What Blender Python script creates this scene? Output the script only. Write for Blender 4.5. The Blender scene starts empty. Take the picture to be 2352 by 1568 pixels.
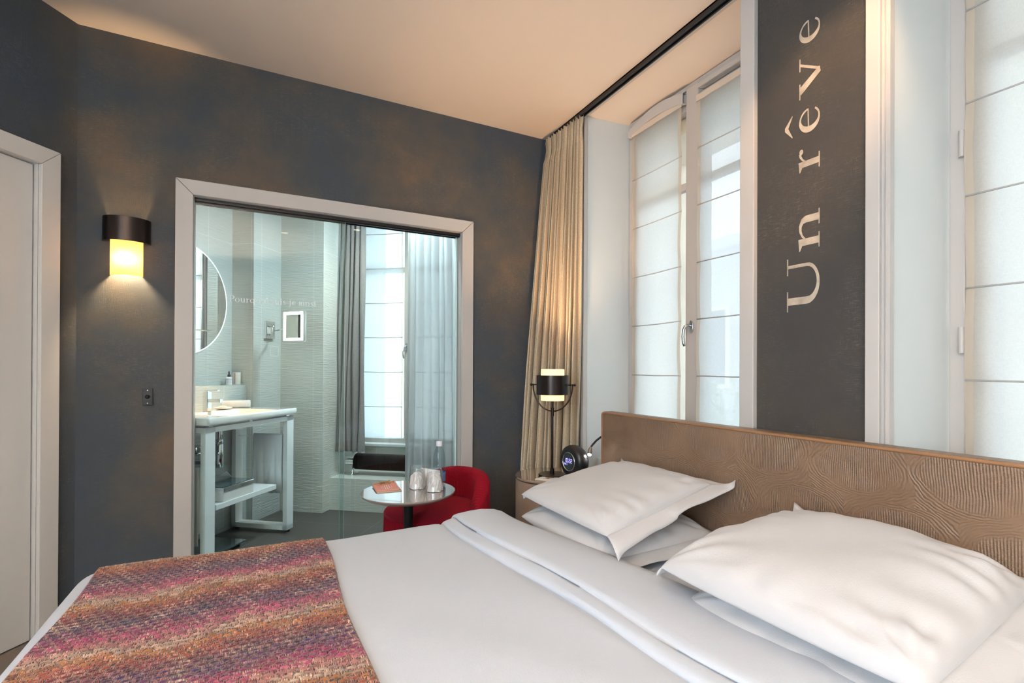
import bpy, math, random
import numpy as np
from mathutils import Vector, Matrix
R = math.radians
PI = math.pi
random.seed(7); rng = np.random.default_rng(7)
S = bpy.context.scene
COL = S.collection
OFF = {}

# ---------------------------------------------------------------- materials
MATS = {}
def _mat(name):
    m = bpy.data.materials.new(name); m.use_nodes = True
    nt = m.node_tree; b = nt.nodes['Principled BSDF']; MATS[name] = m
    return m, nt, b
def L(nt, a, b): nt.links.new(a, b)
def plain(name, col, rough=0.5, metal=0.0, coat=0.0, bump=0.0, bscale=200, sheen=0.0, spec=None, var=0.0, vscale=3):
    m, nt, b = _mat(name)
    b.inputs['Base Color'].default_value = (*col, 1); b.inputs['Roughness'].default_value = rough
    b.inputs['Metallic'].default_value = metal; b.inputs['Coat Weight'].default_value = coat
    b.inputs['Sheen Weight'].default_value = sheen
    if spec is not None: b.inputs['Specular IOR Level'].default_value = spec
    tc = nt.nodes.new('ShaderNodeTexCoord')
    if bump:
        n = nt.nodes.new('ShaderNodeTexNoise'); n.inputs['Scale'].default_value = bscale; n.inputs['Detail'].default_value = 6
        L(nt, tc.outputs['Object'], n.inputs['Vector'])
        bp = nt.nodes.new('ShaderNodeBump'); bp.inputs['Strength'].default_value = bump; bp.inputs['Distance'].default_value = 0.002
        L(nt, n.outputs['Fac'], bp.inputs['Height']); L(nt, bp.outputs['Normal'], b.inputs['Normal'])
    if var:
        n = nt.nodes.new('ShaderNodeTexNoise'); n.inputs['Scale'].default_value = vscale; n.inputs['Detail'].default_value = 4
        L(nt, tc.outputs['Object'], n.inputs['Vector'])
        r = nt.nodes.new('ShaderNodeValToRGB')
        r.color_ramp.elements[0].position = .3; r.color_ramp.elements[1].position = .7
        r.color_ramp.elements[0].color = (*[c*(1-var) for c in col], 1); r.color_ramp.elements[1].color = (*[min(1, c*(1+var)) for c in col], 1)
        L(nt, n.outputs['Fac'], r.inputs['Fac']); L(nt, r.outputs['Color'], b.inputs['Base Color'])
    return m
def emis(name, col, strength):
    m, nt, b = _mat(name)
    b.inputs['Base Color'].default_value = (*col, 1)
    b.inputs['Emission Color'].default_value = (*col, 1); b.inputs['Emission Strength'].default_value = strength
    return m
def math_node(nt, op, a=None, b=None, c=None):
    n = nt.nodes.new('ShaderNodeMath'); n.operation = op
    for i, v in enumerate((a, b, c)):
        if v is None: continue
        if isinstance(v, (int, float)): n.inputs[i].default_value = v
        else: L(nt, v, n.inputs[i])
    return n.outputs[0]
def mixcol(nt, fac, a, b):
    n = nt.nodes.new('ShaderNodeMix'); n.data_type = 'RGBA'
    for s, v in ((0, fac), (6, a), (7, b)):
        if isinstance(v, (int, float)): n.inputs[s].default_value = v
        elif isinstance(v, tuple): n.inputs[s].default_value = (*v, 1)
        else: L(nt, v, n.inputs[s])
    return n.outputs[2]
def ramp(nt, fac, stops):
    r = nt.nodes.new('ShaderNodeValToRGB')
    while len(r.color_ramp.elements) < len(stops): r.color_ramp.elements.new(0.5)
    for el, (p, c) in zip(r.color_ramp.elements, stops):
        el.position = p; el.color = (c, c, c, 1) if isinstance(c, (int, float)) else (*c, 1)
    L(nt, fac, r.inputs['Fac']); return r.outputs['Color']
def noise(nt, vec, scale, detail=4, rough=0.5, stretch=None):
    n = nt.nodes.new('ShaderNodeTexNoise'); n.inputs['Scale'].default_value = scale
    n.inputs['Detail'].default_value = detail; n.inputs['Roughness'].default_value = rough
    if stretch:
        mp = nt.nodes.new('ShaderNodeMapping'); mp.inputs['Scale'].default_value = stretch
        L(nt, vec, mp.inputs['Vector']); vec = mp.outputs['Vector']
    L(nt, vec, n.inputs['Vector']); return n.outputs['Fac']

def wall_textile(name='wall_textile', stops=None):
    m, nt, b = _mat(name)
    tc = nt.nodes.new('ShaderNodeTexCoord'); v = tc.outputs['Object']
    base = ramp(nt, noise(nt, v, 1.4, 5, .6), stops or [(.30, (.070, .100, .150)), (.45, (.088, .104, .120)), (.55, (.135, .125, .110)), (.66, (.215, .155, .105))])
    base = mixcol(nt, math_node(nt, 'MULTIPLY', noise(nt, v, 5, 6, .7), .55), base, (.070, .080, .092))
    w1 = noise(nt, v, 34, 4, .62, (1, 1, 24)); w2 = noise(nt, v, 34, 4, .62, (22, 22, 1))
    thr = math_node(nt, 'MAXIMUM', ramp(nt, w1, [(.57, 0.0), (.70, 1.0)]), math_node(nt, 'MULTIPLY', ramp(nt, w2, [(.59, 0.0), (.72, 1.0)]), .8))
    patch = ramp(nt, noise(nt, v, 3.2, 4, .6), [(.45, 0.02), (.68, 1.0)])
    fac = math_node(nt, 'MULTIPLY', math_node(nt, 'MULTIPLY', thr, patch), .7)
    col = mixcol(nt, fac, base, (.40, .36, .28))
    L(nt, col, b.inputs['Base Color'])
    b.inputs['Roughness'].default_value = .62; b.inputs['Specular IOR Level'].default_value = .22
    h = math_node(nt, 'ADD', w1, w2)
    bp = nt.nodes.new('ShaderNodeBump'); bp.inputs['Strength'].default_value = .9; bp.inputs['Distance'].default_value = .0025
    L(nt, h, bp.inputs['Height']); L(nt, bp.outputs['Normal'], b.inputs['Normal'])
    return m

def tile_mat(name, col, axis, w, h, gap=.0025, col2=None, wave=True, rough=.25):
    """tiles on a vertical wall whose in-plane horizontal coordinate is object X or Y"""
    m, nt, b = _mat(name)
    tc = nt.nodes.new('ShaderNodeTexCoord')
    sp = nt.nodes.new('ShaderNodeSeparateXYZ'); L(nt, tc.outputs['Object'], sp.inputs[0])
    u = {'x': sp.outputs['X'], 'y': sp.outputs['Y']}[axis]
    vv = sp.outputs['Z'] if not name.startswith('bath_floor') else sp.outputs['Y']
    fu = math_node(nt, 'MODULO', math_node(nt, 'ADD', u, 100.0), w); fv = math_node(nt, 'MODULO', math_node(nt, 'ADD', vv, 100.0), h)
    g = math_node(nt, 'MAXIMUM', math_node(nt, 'LESS_THAN', fu, gap), math_node(nt, 'LESS_THAN', fv, gap))
    c2 = col2 or tuple(min(1, c*1.25) for c in col)
    mott = mixcol(nt, math_node(nt, 'MULTIPLY', noise(nt, tc.outputs['Object'], 4, 5), .5), col, tuple(c*.8 for c in col))
    L(nt, mixcol(nt, g, mott, c2), b.inputs['Base Color']); b.inputs['Roughness'].default_value = rough
    if wave:
        n1 = noise(nt, tc.outputs['Object'], 30, 2, .5, (.35, .35, 4.5))
        bp = nt.nodes.new('ShaderNodeBump'); bp.inputs['Strength'].default_value = .9; bp.inputs['Distance'].default_value = .004
        L(nt, n1, bp.inputs['Height']); L(nt, bp.outputs['Normal'], b.inputs['Normal'])
    return m

def glass_pane_mat(name, tint=(.96, .97, .965), ior=1.45, rough=0.0):
    m, nt, b = _mat(name); nt.nodes.remove(b)
    out = nt.nodes['Material Output']
    t = nt.nodes.new('ShaderNodeBsdfTransparent'); t.inputs[0].default_value = (*tint, 1)
    g = nt.nodes.new('ShaderNodeBsdfGlossy'); g.inputs['Roughness'].default_value = rough
    f = nt.nodes.new('ShaderNodeLayerWeight'); k0 = ((ior-1)/(ior+1))**2
    fr = math_node(nt, 'ADD', math_node(nt, 'MULTIPLY', math_node(nt, 'POWER', f.outputs['Facing'], 5.0), 1-k0), k0)
    mx = nt.nodes.new('ShaderNodeMixShader'); L(nt, fr, mx.inputs[0]); L(nt, t.outputs[0], mx.inputs[1]); L(nt, g.outputs[0], mx.inputs[2])
    L(nt, mx.outputs[0], out.inputs['Surface']); return m
def sheer_mat(name, col, transp, trans=.75, weave=0.0):
    m, nt, b = _mat(name); nt.nodes.remove(b)
    out = nt.nodes['Material Output']
    t = nt.nodes.new('ShaderNodeBsdfTransparent'); t.inputs[0].default_value = (1, 1, 1, 1)
    d = nt.nodes.new('ShaderNodeBsdfDiffuse'); d.inputs[0].default_value = (*col, 1)
    l = nt.nodes.new('ShaderNodeBsdfTranslucent'); l.inputs[0].default_value = (*col, 1)
    m1 = nt.nodes.new('ShaderNodeMixShader'); m1.inputs[0].default_value = trans; L(nt, d.outputs[0], m1.inputs[1]); L(nt, l.outputs[0], m1.inputs[2])
    m2 = nt.nodes.new('ShaderNodeMixShader'); L(nt, m1.outputs[0], m2.inputs[1]); L(nt, t.outputs[0], m2.inputs[2])
    if weave:
        tc = nt.nodes.new('ShaderNodeTexCoord')
        n1 = noise(nt, tc.outputs['Object'], 130, 3, .6, (1, 8, .6)); n2 = noise(nt, tc.outputs['Object'], 130, 3, .6, (1, .6, 8))
        s = math_node(nt, 'ADD', math_node(nt, 'MULTIPLY', math_node(nt, 'SUBTRACT', math_node(nt, 'ADD', n1, n2), 1.0), weave), transp)
        L(nt, s, m2.inputs[0])
    else: m2.inputs[0].default_value = transp
    L(nt, m2.outputs[0], out.inputs['Surface']); return m
def leather_mat():
    m, nt, b = _mat('embossed_leather')
    tc = nt.nodes.new('ShaderNodeTexCoord'); v = tc.outputs['Object']
    sp = nt.nodes.new('ShaderNodeSeparateXYZ'); L(nt, v, sp.inputs[0]); y, z = sp.outputs['Y'], sp.outputs['Z']
    w1 = noise(nt, v, 5, 2, .5); w2 = noise(nt, v, 24, 3, .6)
    # oval scale fields, 0.34 m long and 0.22 m high, in brick order
    row = math_node(nt, 'FLOOR', math_node(nt, 'DIVIDE', math_node(nt, 'ADD', z, 10.0), .2))
    sh = math_node(nt, 'MULTIPLY', math_node(nt, 'MODULO', row, 2.0), .11)
    fy = math_node(nt, 'SUBTRACT', math_node(nt, 'FRACT', math_node(nt, 'DIVIDE', math_node(nt, 'ADD', math_node(nt, 'ADD', y, sh), math_node(nt, 'MULTIPLY', w1, .1)), .3)), .5)
    fz = math_node(nt, 'SUBTRACT', math_node(nt, 'FRACT', math_node(nt, 'DIVIDE', math_node(nt, 'ADD', z, 10.0), .2)), .5)
    r = math_node(nt, 'SQRT', math_node(nt, 'ADD', math_node(nt, 'MULTIPLY', math_node(nt, 'MULTIPLY', fy, fy), 5.0), math_node(nt, 'MULTIPLY', math_node(nt, 'MULTIPLY', fz, fz), 5.0)))
    inside = ramp(nt, r, [(.80, 1.0), (.98, 0.0)])
    ribs = math_node(nt, 'SINE', math_node(nt, 'ADD', math_node(nt, 'MULTIPLY', y, 960.0), math_node(nt, 'MULTIPLY', w1, 30.0)))
    cross = math_node(nt, 'SINE', math_node(nt, 'MULTIPLY', z, 1500.0))
    ring = math_node(nt, 'SINE', math_node(nt, 'ADD', math_node(nt, 'MULTIPLY', r, 75.0), math_node(nt, 'MULTIPLY', w2, 14.0)))
    hin = math_node(nt, 'ADD', ribs, math_node(nt, 'MULTIPLY', cross, .3))
    hh = math_node(nt, 'ADD', math_node(nt, 'MULTIPLY', inside, hin), math_node(nt, 'MULTIPLY', math_node(nt, 'SUBTRACT', 1.0, inside), math_node(nt, 'MULTIPLY', ring, .8)))
    hh = math_node(nt, 'MULTIPLY', hh, ramp(nt, noise(nt, v, 9, 3), [(.35, .25), (.6, 1.0)]))
    bp = nt.nodes.new('ShaderNodeBump'); bp.inputs['Strength'].default_value = .5; bp.inputs['Distance'].default_value = .0022
    L(nt, hh, bp.inputs['Height']); L(nt, bp.outputs['Normal'], b.inputs['Normal'])
    L(nt, ramp(nt, noise(nt, v, 6, 5), [(.3, (.20, .125, .078)), (.7, (.255, .165, .105))]), b.inputs['Base Color'])
    b.inputs['Roughness'].default_value = .42
    return m
def linen_mat(name, a, c, rough=.9):
    m, nt, b = _mat(name); tc = nt.nodes.new('ShaderNodeTexCoord'); v = tc.outputs['Object']
    n1 = noise(nt, v, 70, 3, .6, (1, 1, 8)); n2 = noise(nt, v, 70, 3, .6, (8, 8, 1))
    s = math_node(nt, 'MULTIPLY', math_node(nt, 'ADD', n1, n2), .5)
    L(nt, ramp(nt, s, [(.38, a), (.62, c)]), b.inputs['Base Color']); b.inputs['Roughness'].default_value = rough
    bp = nt.nodes.new('ShaderNodeBump'); bp.inputs['Strength'].default_value = .3; bp.inputs['Distance'].default_value = .001
    L(nt, s, bp.inputs['Height']); L(nt, bp.outputs['Normal'], b.inputs['Normal'])
    b.inputs['Sheen Weight'].default_value = .2
    return m
def bedlinen_mat(name, col):
    m, nt, b = _mat(name); tc = nt.nodes.new('ShaderNodeTexCoord'); v = tc.outputs['Object']
    b.inputs['Base Color'].default_value = (*col, 1); b.inputs['Roughness'].default_value = .75; b.inputs['Sheen Weight'].default_value = .15
    n = math_node(nt, 'ADD', math_node(nt, 'MULTIPLY', noise(nt, v, 7, 3, .5, (1, 2.2, 1)), 3.0), noise(nt, v, 400, 2))
    bp = nt.nodes.new('ShaderNodeBump'); bp.inputs['Strength'].default_value = .25; bp.inputs['Distance'].default_value = .002
    L(nt, n, bp.inputs['Height']); L(nt, bp.outputs['Normal'], b.inputs['Normal'])
    return m
def throw_mat():
    m, nt, b = _mat('throw_wool')
    a = nt.nodes.new('ShaderNodeVertexColor'); a.layer_name = 'yarn'
    tc = nt.nodes.new('ShaderNodeTexCoord'); v = tc.outputs['Object']
    at = nt.nodes.new('ShaderNodeSeparateColor'); L(nt, a.outputs['Color'], at.inputs[0])
    # fine plies inside a yarn: run along x in the weft, along y in the warp (alpha of the attribute tells which)
    px = noise(nt, v, 600, 3, .6, (.10, 1, 1)); py = noise(nt, v, 620, 2, .6, (1, .07, .4))
    ply = mixcol(nt, a.outputs['Alpha'], ramp(nt, py, [(.40, .12), (.50, .8), (.60, 2.0)]), ramp(nt, px, [(.3, .65), (.7, 1.25)]))
    mul = nt.nodes.new('ShaderNodeMix'); mul.data_type = 'RGBA'; mul.blend_type = 'MULTIPLY'; mul.inputs[0].default_value = 1
    L(nt, a.outputs['Color'], mul.inputs[6]); L(nt, ply, mul.inputs[7])
    L(nt, mul.outputs[2], b.inputs['Base Color']); b.inputs['Roughness'].default_value = .95; b.inputs['Sheen Weight'].default_value = .35
    bp = nt.nodes.new('ShaderNodeBump'); bp.inputs['Strength'].default_value = .6; bp.inputs['Distance'].default_value = .0015
    L(nt, ply, bp.inputs['Height']); L(nt, bp.outputs['Normal'], b.inputs['Normal'])
    return m

M = dict(
 textile=wall_textile(), pierwarmlit=wall_textile('pier_textile_warm_lit', [(.30, (.075, .070, .066)), (.45, (.088, .078, .068)), (.56, (.110, .090, .070)), (.68, (.14, .105, .075))]),  # pier copy of the textile has warm lamplight mixed into its browns
 ceiling=plain('ceiling_paint', (.81, .70, .60), .8, bump=.15, bscale=300),
 paint=plain('grey_white_paint', (.56, .55, .52), .45, bump=.06, bscale=400),
 trimp=plain('trim_paint', (.56, .535, .51), .5, bump=.06, bscale=300),
 reveal=plain('reveal_paint', (.68, .71, .70), .5, bump=.05, bscale=300),
 doorp=plain('door_paint', (.72, .71, .69), .5, bump=.08, bscale=500),
 winframe=plain('window_paint', (.52, .49, .46), .45),
 backwall=plain('rear_wall_paint', (.62, .58, .53), .8),
 floor=plain('carpet', (.16, .13, .11), .95, bump=.6, bscale=500),
 leather=leather_mat(),
 piping=plain('piping_leather', (.33, .17, .08), .35, bump=.3, bscale=300),
 sheet=bedlinen_mat('white_cotton', (.625, .665, .735)),
 pillow=bedlinen_mat('pillow_cotton', (.63, .62, .625)),
 throw=throw_mat(),
 linen=linen_mat('curtain_linen', (.50, .40, .27), (.74, .63, .46)),
 greycurtain=linen_mat('grey_curtain', (.16, .145, .14), (.25, .235, .225)),
 blackmetal=plain('black_metal', (.018, .017, .018), .32, .6),
 blackmatte=plain('black_plastic', (.012, .012, .014), .38),
 bronze=plain('dark_bronze', (.035, .028, .026), .28, .85),
 chrome=plain('chrome', (.86, .87, .88), .06, 1.0),
 satin=plain('satin_chrome', (.55, .56, .57), .25, 1.0),
 ceramic=plain('white_ceramic', (.80, .80, .79), .08, coat=.5),
 vanity=plain('white_lacquer', (.84, .88, .90), .25),
 corduroy=plain('red_corduroy', (.24, .0015, .012), .9, sheen=.05, spec=.15, bump=.25, bscale=500),
 taupe=plain('taupe_lacquer', (.27, .225, .195), .05, coat=1.0),
 taupeedge=plain('taupe_wood', (.20, .15, .125), .4),
 nightskin=plain('brown_skin', (.26, .175, .125), .4, bump=.3, bscale=150),
 nightglass=plain('brown_glass_top', (.30, .21, .15), .05, coat=1.0),
 glass=glass_pane_mat('pane_glass'),
 doorglass=glass_pane_mat('sliding_glass', (.90, .96, .95), 1.5),
 edgeglass=plain('polished_glass_edge', (.65, .86, .84), .05, coat=1.0, spec=1.0),
 mirror=plain('mirror_silver', (.9, .92, .92), .01, 1.0),
 towel=plain('terry_towel', (.82, .85, .90), .95, bump=1.0, bscale=350, sheen=.4),
 wtowel=plain('white_terry', (.86, .84, .80), .95, bump=1.0, bscale=350, sheen=.4),
 paper=plain('white_paper', (.86, .84, .83), .8),
 coral=plain('coral_card', (.78, .30, .22), .6),
 gold=plain('gold_ribbon', (.42, .22, .05), .3, .7),
 beigecard=plain('beige_card', (.60, .50, .38), .7),
 whiteink=plain('white_ink', (.9, .88, .85), .6),
 paintink=plain('cream_wall_paint', (.50, .42, .33), .6, var=.25, vscale=25),
 frost=plain('frosted_lettering', (.88, .93, .93), .5),
 redink=plain('red_print', (.45, .07, .04), .6), greenink=plain('green_print', (.12, .15, .04), .6), goldink=plain('gold_print', (.45, .25, .05), .6),
 outlet=plain('white_socket', (.72, .71, .68), .35),
 radiator=plain('radiator_metal', (.045, .035, .03), .35, .7),
 pinkglass=plain('pink_candle', (.62, .38, .36), .3),
 frosted=plain('frosted_cup_glass', (.72, .76, .70), .2, coat=.6),
 smoke=plain('smoked_glass', (.05, .09, .10), .03, coat=1.0),
 bottlecap=plain('white_cap', (.75, .78, .82), .4),
 label=plain('blue_label', (.10, .22, .42), .4),
 facade=plain('facade_render', (.62, .66, .72), .9, var=.15, vscale=.6),
 stone=plain('sunlit_stone', (.88, .80, .66), .9, var=.1, vscale=3),
 leaf=plain('leaf', (.55, .62, .50), .6), bark=plain('bark', (.10, .08, .06), .9),  # leaf colour kept pale to carry the sunlight on the foliage
 darkpane=plain('far_window_glass', (.12, .15, .19), .2),
 street=plain('street', (.30, .30, .31), .9),
 mount=plain('white_heel', (.9, .9, .9), .4),
)
MATS['taupe_lacquer'].node_tree.nodes['Principled BSDF'].inputs['Coat IOR'].default_value = 2.2
MATS['brown_glass_top'].node_tree.nodes['Principled BSDF'].inputs['Coat IOR'].default_value = 1.9
M['blind'] = sheer_mat('sheer_blind', (.99, .955, .885), .16, .93, .20)
M['blindhem'] = sheer_mat('blind_hem', (.80, .70, .58), .08, .55)
M['bathblind'] = sheer_mat('bath_blind', (.86, .90, .93), .26, .80, .3)
M['sheer'] = sheer_mat('sheer_curtain', (.62, .61, .61), .14, .55)
M['tileL'] = tile_mat('bath_tile_side', (.52, .565, .55), 'y', .30, .60)
M['tileB'] = tile_mat('bath_tile_back', (.64, .65, .60), 'x', .30, .60)
M['bathfloor'] = tile_mat('bath_floor_tile', (.085, .073, .065), 'x', .60, .60, .003, (.22, .19, .16), False, .35)
M['lampglow'] = emis('lamp_glow', (1.0, .68, .34), 1.15)
def glow_shade(name, col, em):   # translucent glass: scatters most of the bulb's light, lets some through
    m, nt, b = _mat(name); nt.nodes.remove(b); l = nt.nodes.new('ShaderNodeBsdfTranslucent'); l.inputs[0].default_value = (*col, 1)
    e = nt.nodes.new('ShaderNodeEmission'); e.inputs[0].default_value = (1.0, .60, .28, 1); e.inputs[1].default_value = em
    a = nt.nodes.new('ShaderNodeAddShader'); L(nt, l.outputs[0], a.inputs[0]); L(nt, e.outputs[0], a.inputs[1]); t = nt.nodes.new('ShaderNodeBsdfTransparent'); t.inputs[0].default_value = (1, .82, .5, 1); mx = nt.nodes.new('ShaderNodeMixShader'); mx.inputs[0].default_value = .12
    L(nt, a.outputs[0], mx.inputs[1]); L(nt, t.outputs[0], mx.inputs[2]); L(nt, mx.outputs[0], nt.nodes['Material Output'].inputs['Surface']); return m
M['sconceglow'] = glow_shade('sconce_glow', (.42, .28, .12), .42)
M['ledwhite'] = emis('led_white', (1.0, .93, .84), 6.0)
M['ledtip'] = emis('led_tip', (1.0, .97, .88), 60.0)
M['lcd'] = emis('clock_digits', (.28, .25, .95), 3.0)
M['lcdscreen'] = plain('clock_screen', (.03, .04, .045), .12)
M['rimglow'] = emis('mirror_rim_glow', (.85, .95, 1.0), 1.1)
M['spotlens'] = emis('spot_lens', (1.0, .80, .58), 8.0)
def clear_mat():
    m, nt, b = _mat('drinking_glass'); b.inputs['Base Color'].default_value = (.96, .98, .98, 1)
    b.inputs['Roughness'].default_value = 0.02; b.inputs['Transmission Weight'].default_value = 1; b.inputs['IOR'].default_value = 1.45
    return m
M['clear'] = glass_pane_mat('drinking_glass', (.98, .985, .985), 1.8, .02)
M['pet'] = glass_pane_mat('bottle_plastic', (.88, .93, .955), 1.5, .02)

# ---------------------------------------------------------------- mesh building
class MB:
    def __init__(self, xf=None): self.v = []; self.f = []; self.xf = xf
    def add(self, vs, fs):
        b = len(self.v)
        for p in vs: self.v.append(tuple(self.xf(*p)) if self.xf else tuple(p))
        for f in fs: self.f.append(tuple(i+b for i in f))
        return self
    def box(self, x0, x1, y0, y1, z0, z1):
        x0, x1 = sorted((x0, x1)); y0, y1 = sorted((y0, y1)); z0, z1 = sorted((z0, z1))
        return self.add([(x0,y0,z0),(x1,y0,z0),(x1,y1,z0),(x0,y1,z0),(x0,y0,z1),(x1,y0,z1),(x1,y1,z1),(x0,y1,z1)],
            [(0,3,2,1),(4,5,6,7),(0,1,5,4),(1,2,6,5),(2,3,7,6),(3,0,4,7)])
    def prism(self, poly, d, flip=False):
        """poly: closed list of 3D points; d: extrusion vector"""
        n = len(poly); a = [tuple(p) for p in poly]; b = [tuple(Vector(p)+Vector(d)) for p in poly]
        fs = [tuple(range(n))[::-1], tuple(range(n, 2*n))] + [(i, (i+1) % n, n+(i+1) % n, n+i) for i in range(n)]
        return self.add(a+b, fs)
    def lathe(self, prof, c, n=32, axis=(0, 0, 1), ry=1.0, caps=True):
        """prof: (radius, height) pairs along axis"""
        ax = Vector(axis).normalized(); q = Vector((0, 0, 1)).rotation_difference(ax)
        vs = []; fs = []
        for (r, h) in prof:
            for i in range(n):
                a = 2*PI*i/n; vs.append(tuple(Vector(c) + q @ Vector((r*math.cos(a), r*ry*math.sin(a), h))))
        for j in range(len(prof)-1):
            for i in range(n):
                k = (i+1) % n; fs.append((j*n+i, j*n+k, (j+1)*n+k, (j+1)*n+i))
        if caps:
            fs.append(tuple(range(n))[::-1]); fs.append(tuple((len(prof)-1)*n+i for i in range(n)))
        return self.add(vs, fs)
    def tube(self, pts, r, n=10, closed=False, caps=True):
        pts = [Vector(p) for p in pts]; m = len(pts); rr = r if isinstance(r, (list, tuple)) else [r]*m
        vs = []; fs = []; prev = None
        for i, p in enumerate(pts):
            if closed: t = (pts[(i+1) % m]-pts[i-1])
            else: t = pts[min(i+1, m-1)]-pts[max(i-1, 0)]
            t.normalize()
            if prev is None:
                u = t.cross(Vector((0, 0, 1)))
                if u.length < .05: u = t.cross(Vector((1, 0, 0)))
            else: u = prev - t*prev.dot(t)
            u.normalize(); prev = u; w = t.cross(u)
            for k in range(n):
                a = 2*PI*k/n; vs.append(tuple(p + (u*math.cos(a)+w*math.sin(a))*rr[i]))
        for i in range(m if closed else m-1):
            for k in range(n):
                a, b = i*n+k, i*n+(k+1) % n; j = ((i+1) % m)*n; fs.append((a, b, j+(k+1) % n, j+k))
        if caps and not closed: fs.append(tuple(range(n))[::-1]); fs.append(tuple((m-1)*n+k for k in range(n)))
        return self.add(vs, fs)
    def grid(self, P, wrapu=False):
        """P: 2D list of points"""
        nu = len(P); nv = len(P[0]); vs = [p for row in P for p in row]; fs = []
        for i in range(nu if wrapu else nu-1):
            for j in range(nv-1):
                a = i*nv+j; b = ((i+1) % nu)*nv+j; fs.append((a, b, b+1, a+1))
        return self.add(vs, fs)
    def sphere(self, c, r, n=16, m=10, sz=1.0):
        prof = [(max(1e-4, r*math.sin(PI*i/m)), -r*sz*math.cos(PI*i/m)) for i in range(m+1)]
        return self.lathe(prof, c, n)

def tag(o, label=None, cat=None, group=None, kind=None):
    if label: o['label'] = label
    if cat: o['category'] = cat
    if group: o['group'] = group
    if kind: o['kind'] = kind
    return o
def link(o, parent):
    COL.objects.link(o)
    if parent is not None: o.parent = parent
    return o
def empty(name, loc, label=None, cat=None, group=None, kind=None, parent=None):
    o = bpy.data.objects.new(name, None); o.empty_display_size = .05
    po = OFF[parent.name] if parent is not None else Vector((0, 0, 0))
    o.location = Vector(loc)-po; link(o, parent); OFF[o.name] = Vector(loc)
    return tag(o, label, cat, group, kind)
def obj(name, mb, mat, parent=None, smooth=False, bev=0, seg=2, label=None, cat=None, group=None, kind=None, frame=None, angle=None):
    """links mb (world coordinates) as one mesh; a top-level mesh gets its origin at its base unless frame is given"""
    V = np.array(mb.v, dtype=float)
    rot = None
    if parent is not None: off = OFF[parent.name]
    elif frame is not None: off = Vector((0, 0, 0))
    else:
        off = Vector(((V[:, 0].min()+V[:, 0].max())/2, (V[:, 1].min()+V[:, 1].max())/2, V[:, 2].min()))
    me = bpy.data.meshes.new(name)
    me.from_pydata([tuple(p) for p in (V-np.array(off))], [], mb.f); me.validate(); me.update()
    bmfix(me)
    mats = mat if isinstance(mat, (list, tuple)) else [mat]
    for mm in mats: me.materials.append(mm)
    o = bpy.data.objects.new(name, me)
    if parent is None: o.location = off
    link(o, parent); OFF[o.name] = off
    if smooth:
        for p in me.polygons: p.use_smooth = True
        if angle: 
            try: me.set_sharp_from_angle(angle=R(angle))
            except Exception: pass
    if bev:
        b = o.modifiers.new('bevel', 'BEVEL'); b.width = bev; b.segments = seg; b.limit_method = 'ANGLE'; b.angle_limit = R(40)
    return tag(o, label, cat, group, kind)
def bmfix(me):
    import bmesh
    bm = bmesh.new(); bm.from_mesh(me); bmesh.ops.recalc_face_normals(bm, faces=bm.faces); bm.to_mesh(me); bm.free()

# the bathroom stands turned by 37.4 degrees to the bedroom wall
TH = R(37.4); CT, ST = math.cos(TH), math.sin(TH)
def B(s, t, z): return (s*CT+t*ST, -s*ST+t*CT, z)
# the diagonal wall on the left: w = distance from the corner towards the viewer, o = out of the wall into the room
TL = R(37.2); CL = (-.799, 3.0)
def D(w, o, z): return (CL[0]-w*math.sin(TL)+o*math.cos(TL), CL[1]-w*math.cos(TL)-o*math.sin(TL), z)
def obj_b(name, mb, mat, kind='structure', **k):
    """structure drawn in bathroom coordinates: mesh kept in local (s,t,z), object turned, so that tile grids follow the walls"""
    me = bpy.data.meshes.new(name); me.from_pydata(mb.v, [], mb.f); me.update(); bmfix(me); me.materials.append(mat)
    o = bpy.data.objects.new(name, me); COL.objects.link(o); o.rotation_euler = (0, 0, -TH); OFF[o.name] = Vector((0, 0, 0))
    return tag(o, kind=kind)

FZ = -.10; CZ = 2.727
ST_ = dict(kind='structure')
# ---------------------------------------------------------------- bedroom shell
obj('floor', MB().box(-2.6, 2.3, -2.6, 3.0, FZ-.1, FZ), M['floor'], **ST_)
mb = MB(); mb.box(-2.6, 1.83, -2.6, 3.16, CZ, CZ+.12); mb.box(1.83, 2.75, -2.6, 3.16, CZ, CZ+.12)
obj('ceiling', mb, M['ceiling'], **ST_)
OX0, OX1, OZ = -.333, 1.136, 1.990          # opening in the back wall
wt = .095
mb = MB(); mb.box(-.83, OX0, 3.0, 3.0+wt, FZ, CZ); mb.box(OX1, 2.3, 3.0, 3.0+wt, FZ, CZ); mb.box(OX0, OX1, 3.0, 3.0+wt, OZ, CZ)
obj('wall_back', mb, M['textile'], frame=1, **ST_)
# diagonal wall with door opening
mb = MB(D)
mb.box(0, .162, -.12, 0, FZ, CZ); mb.box(.162, .96, -.12, 0, 2.0, CZ); mb.box(.96, 2.1, -.12, 0, FZ, CZ)
obj('wall_left', mb, M['textile'], frame=1, **ST_)
c = D(2.1, 0, 0)
mb = MB(); mb.box(c[0]-.12, c[0], -2.6, -2.1, FZ, CZ); mb.box(c[0]-.12, c[0], -.3, c[1]+.05, FZ, CZ); mb.box(c[0]-.12, c[0], -2.1, -.3, 2.45, CZ); mb.box(c[0]-.12, c[0], -2.1, -.3, FZ, .0); LWX = c[0]
obj('wall_left_rear', mb, M['backwall'], frame=1, **ST_)
mb = MB(); mb.box(-2.6, 2.3, -2.6, -2.48, FZ, CZ)
obj('wall_front', mb, M['backwall'], frame=1, **ST_)
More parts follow.
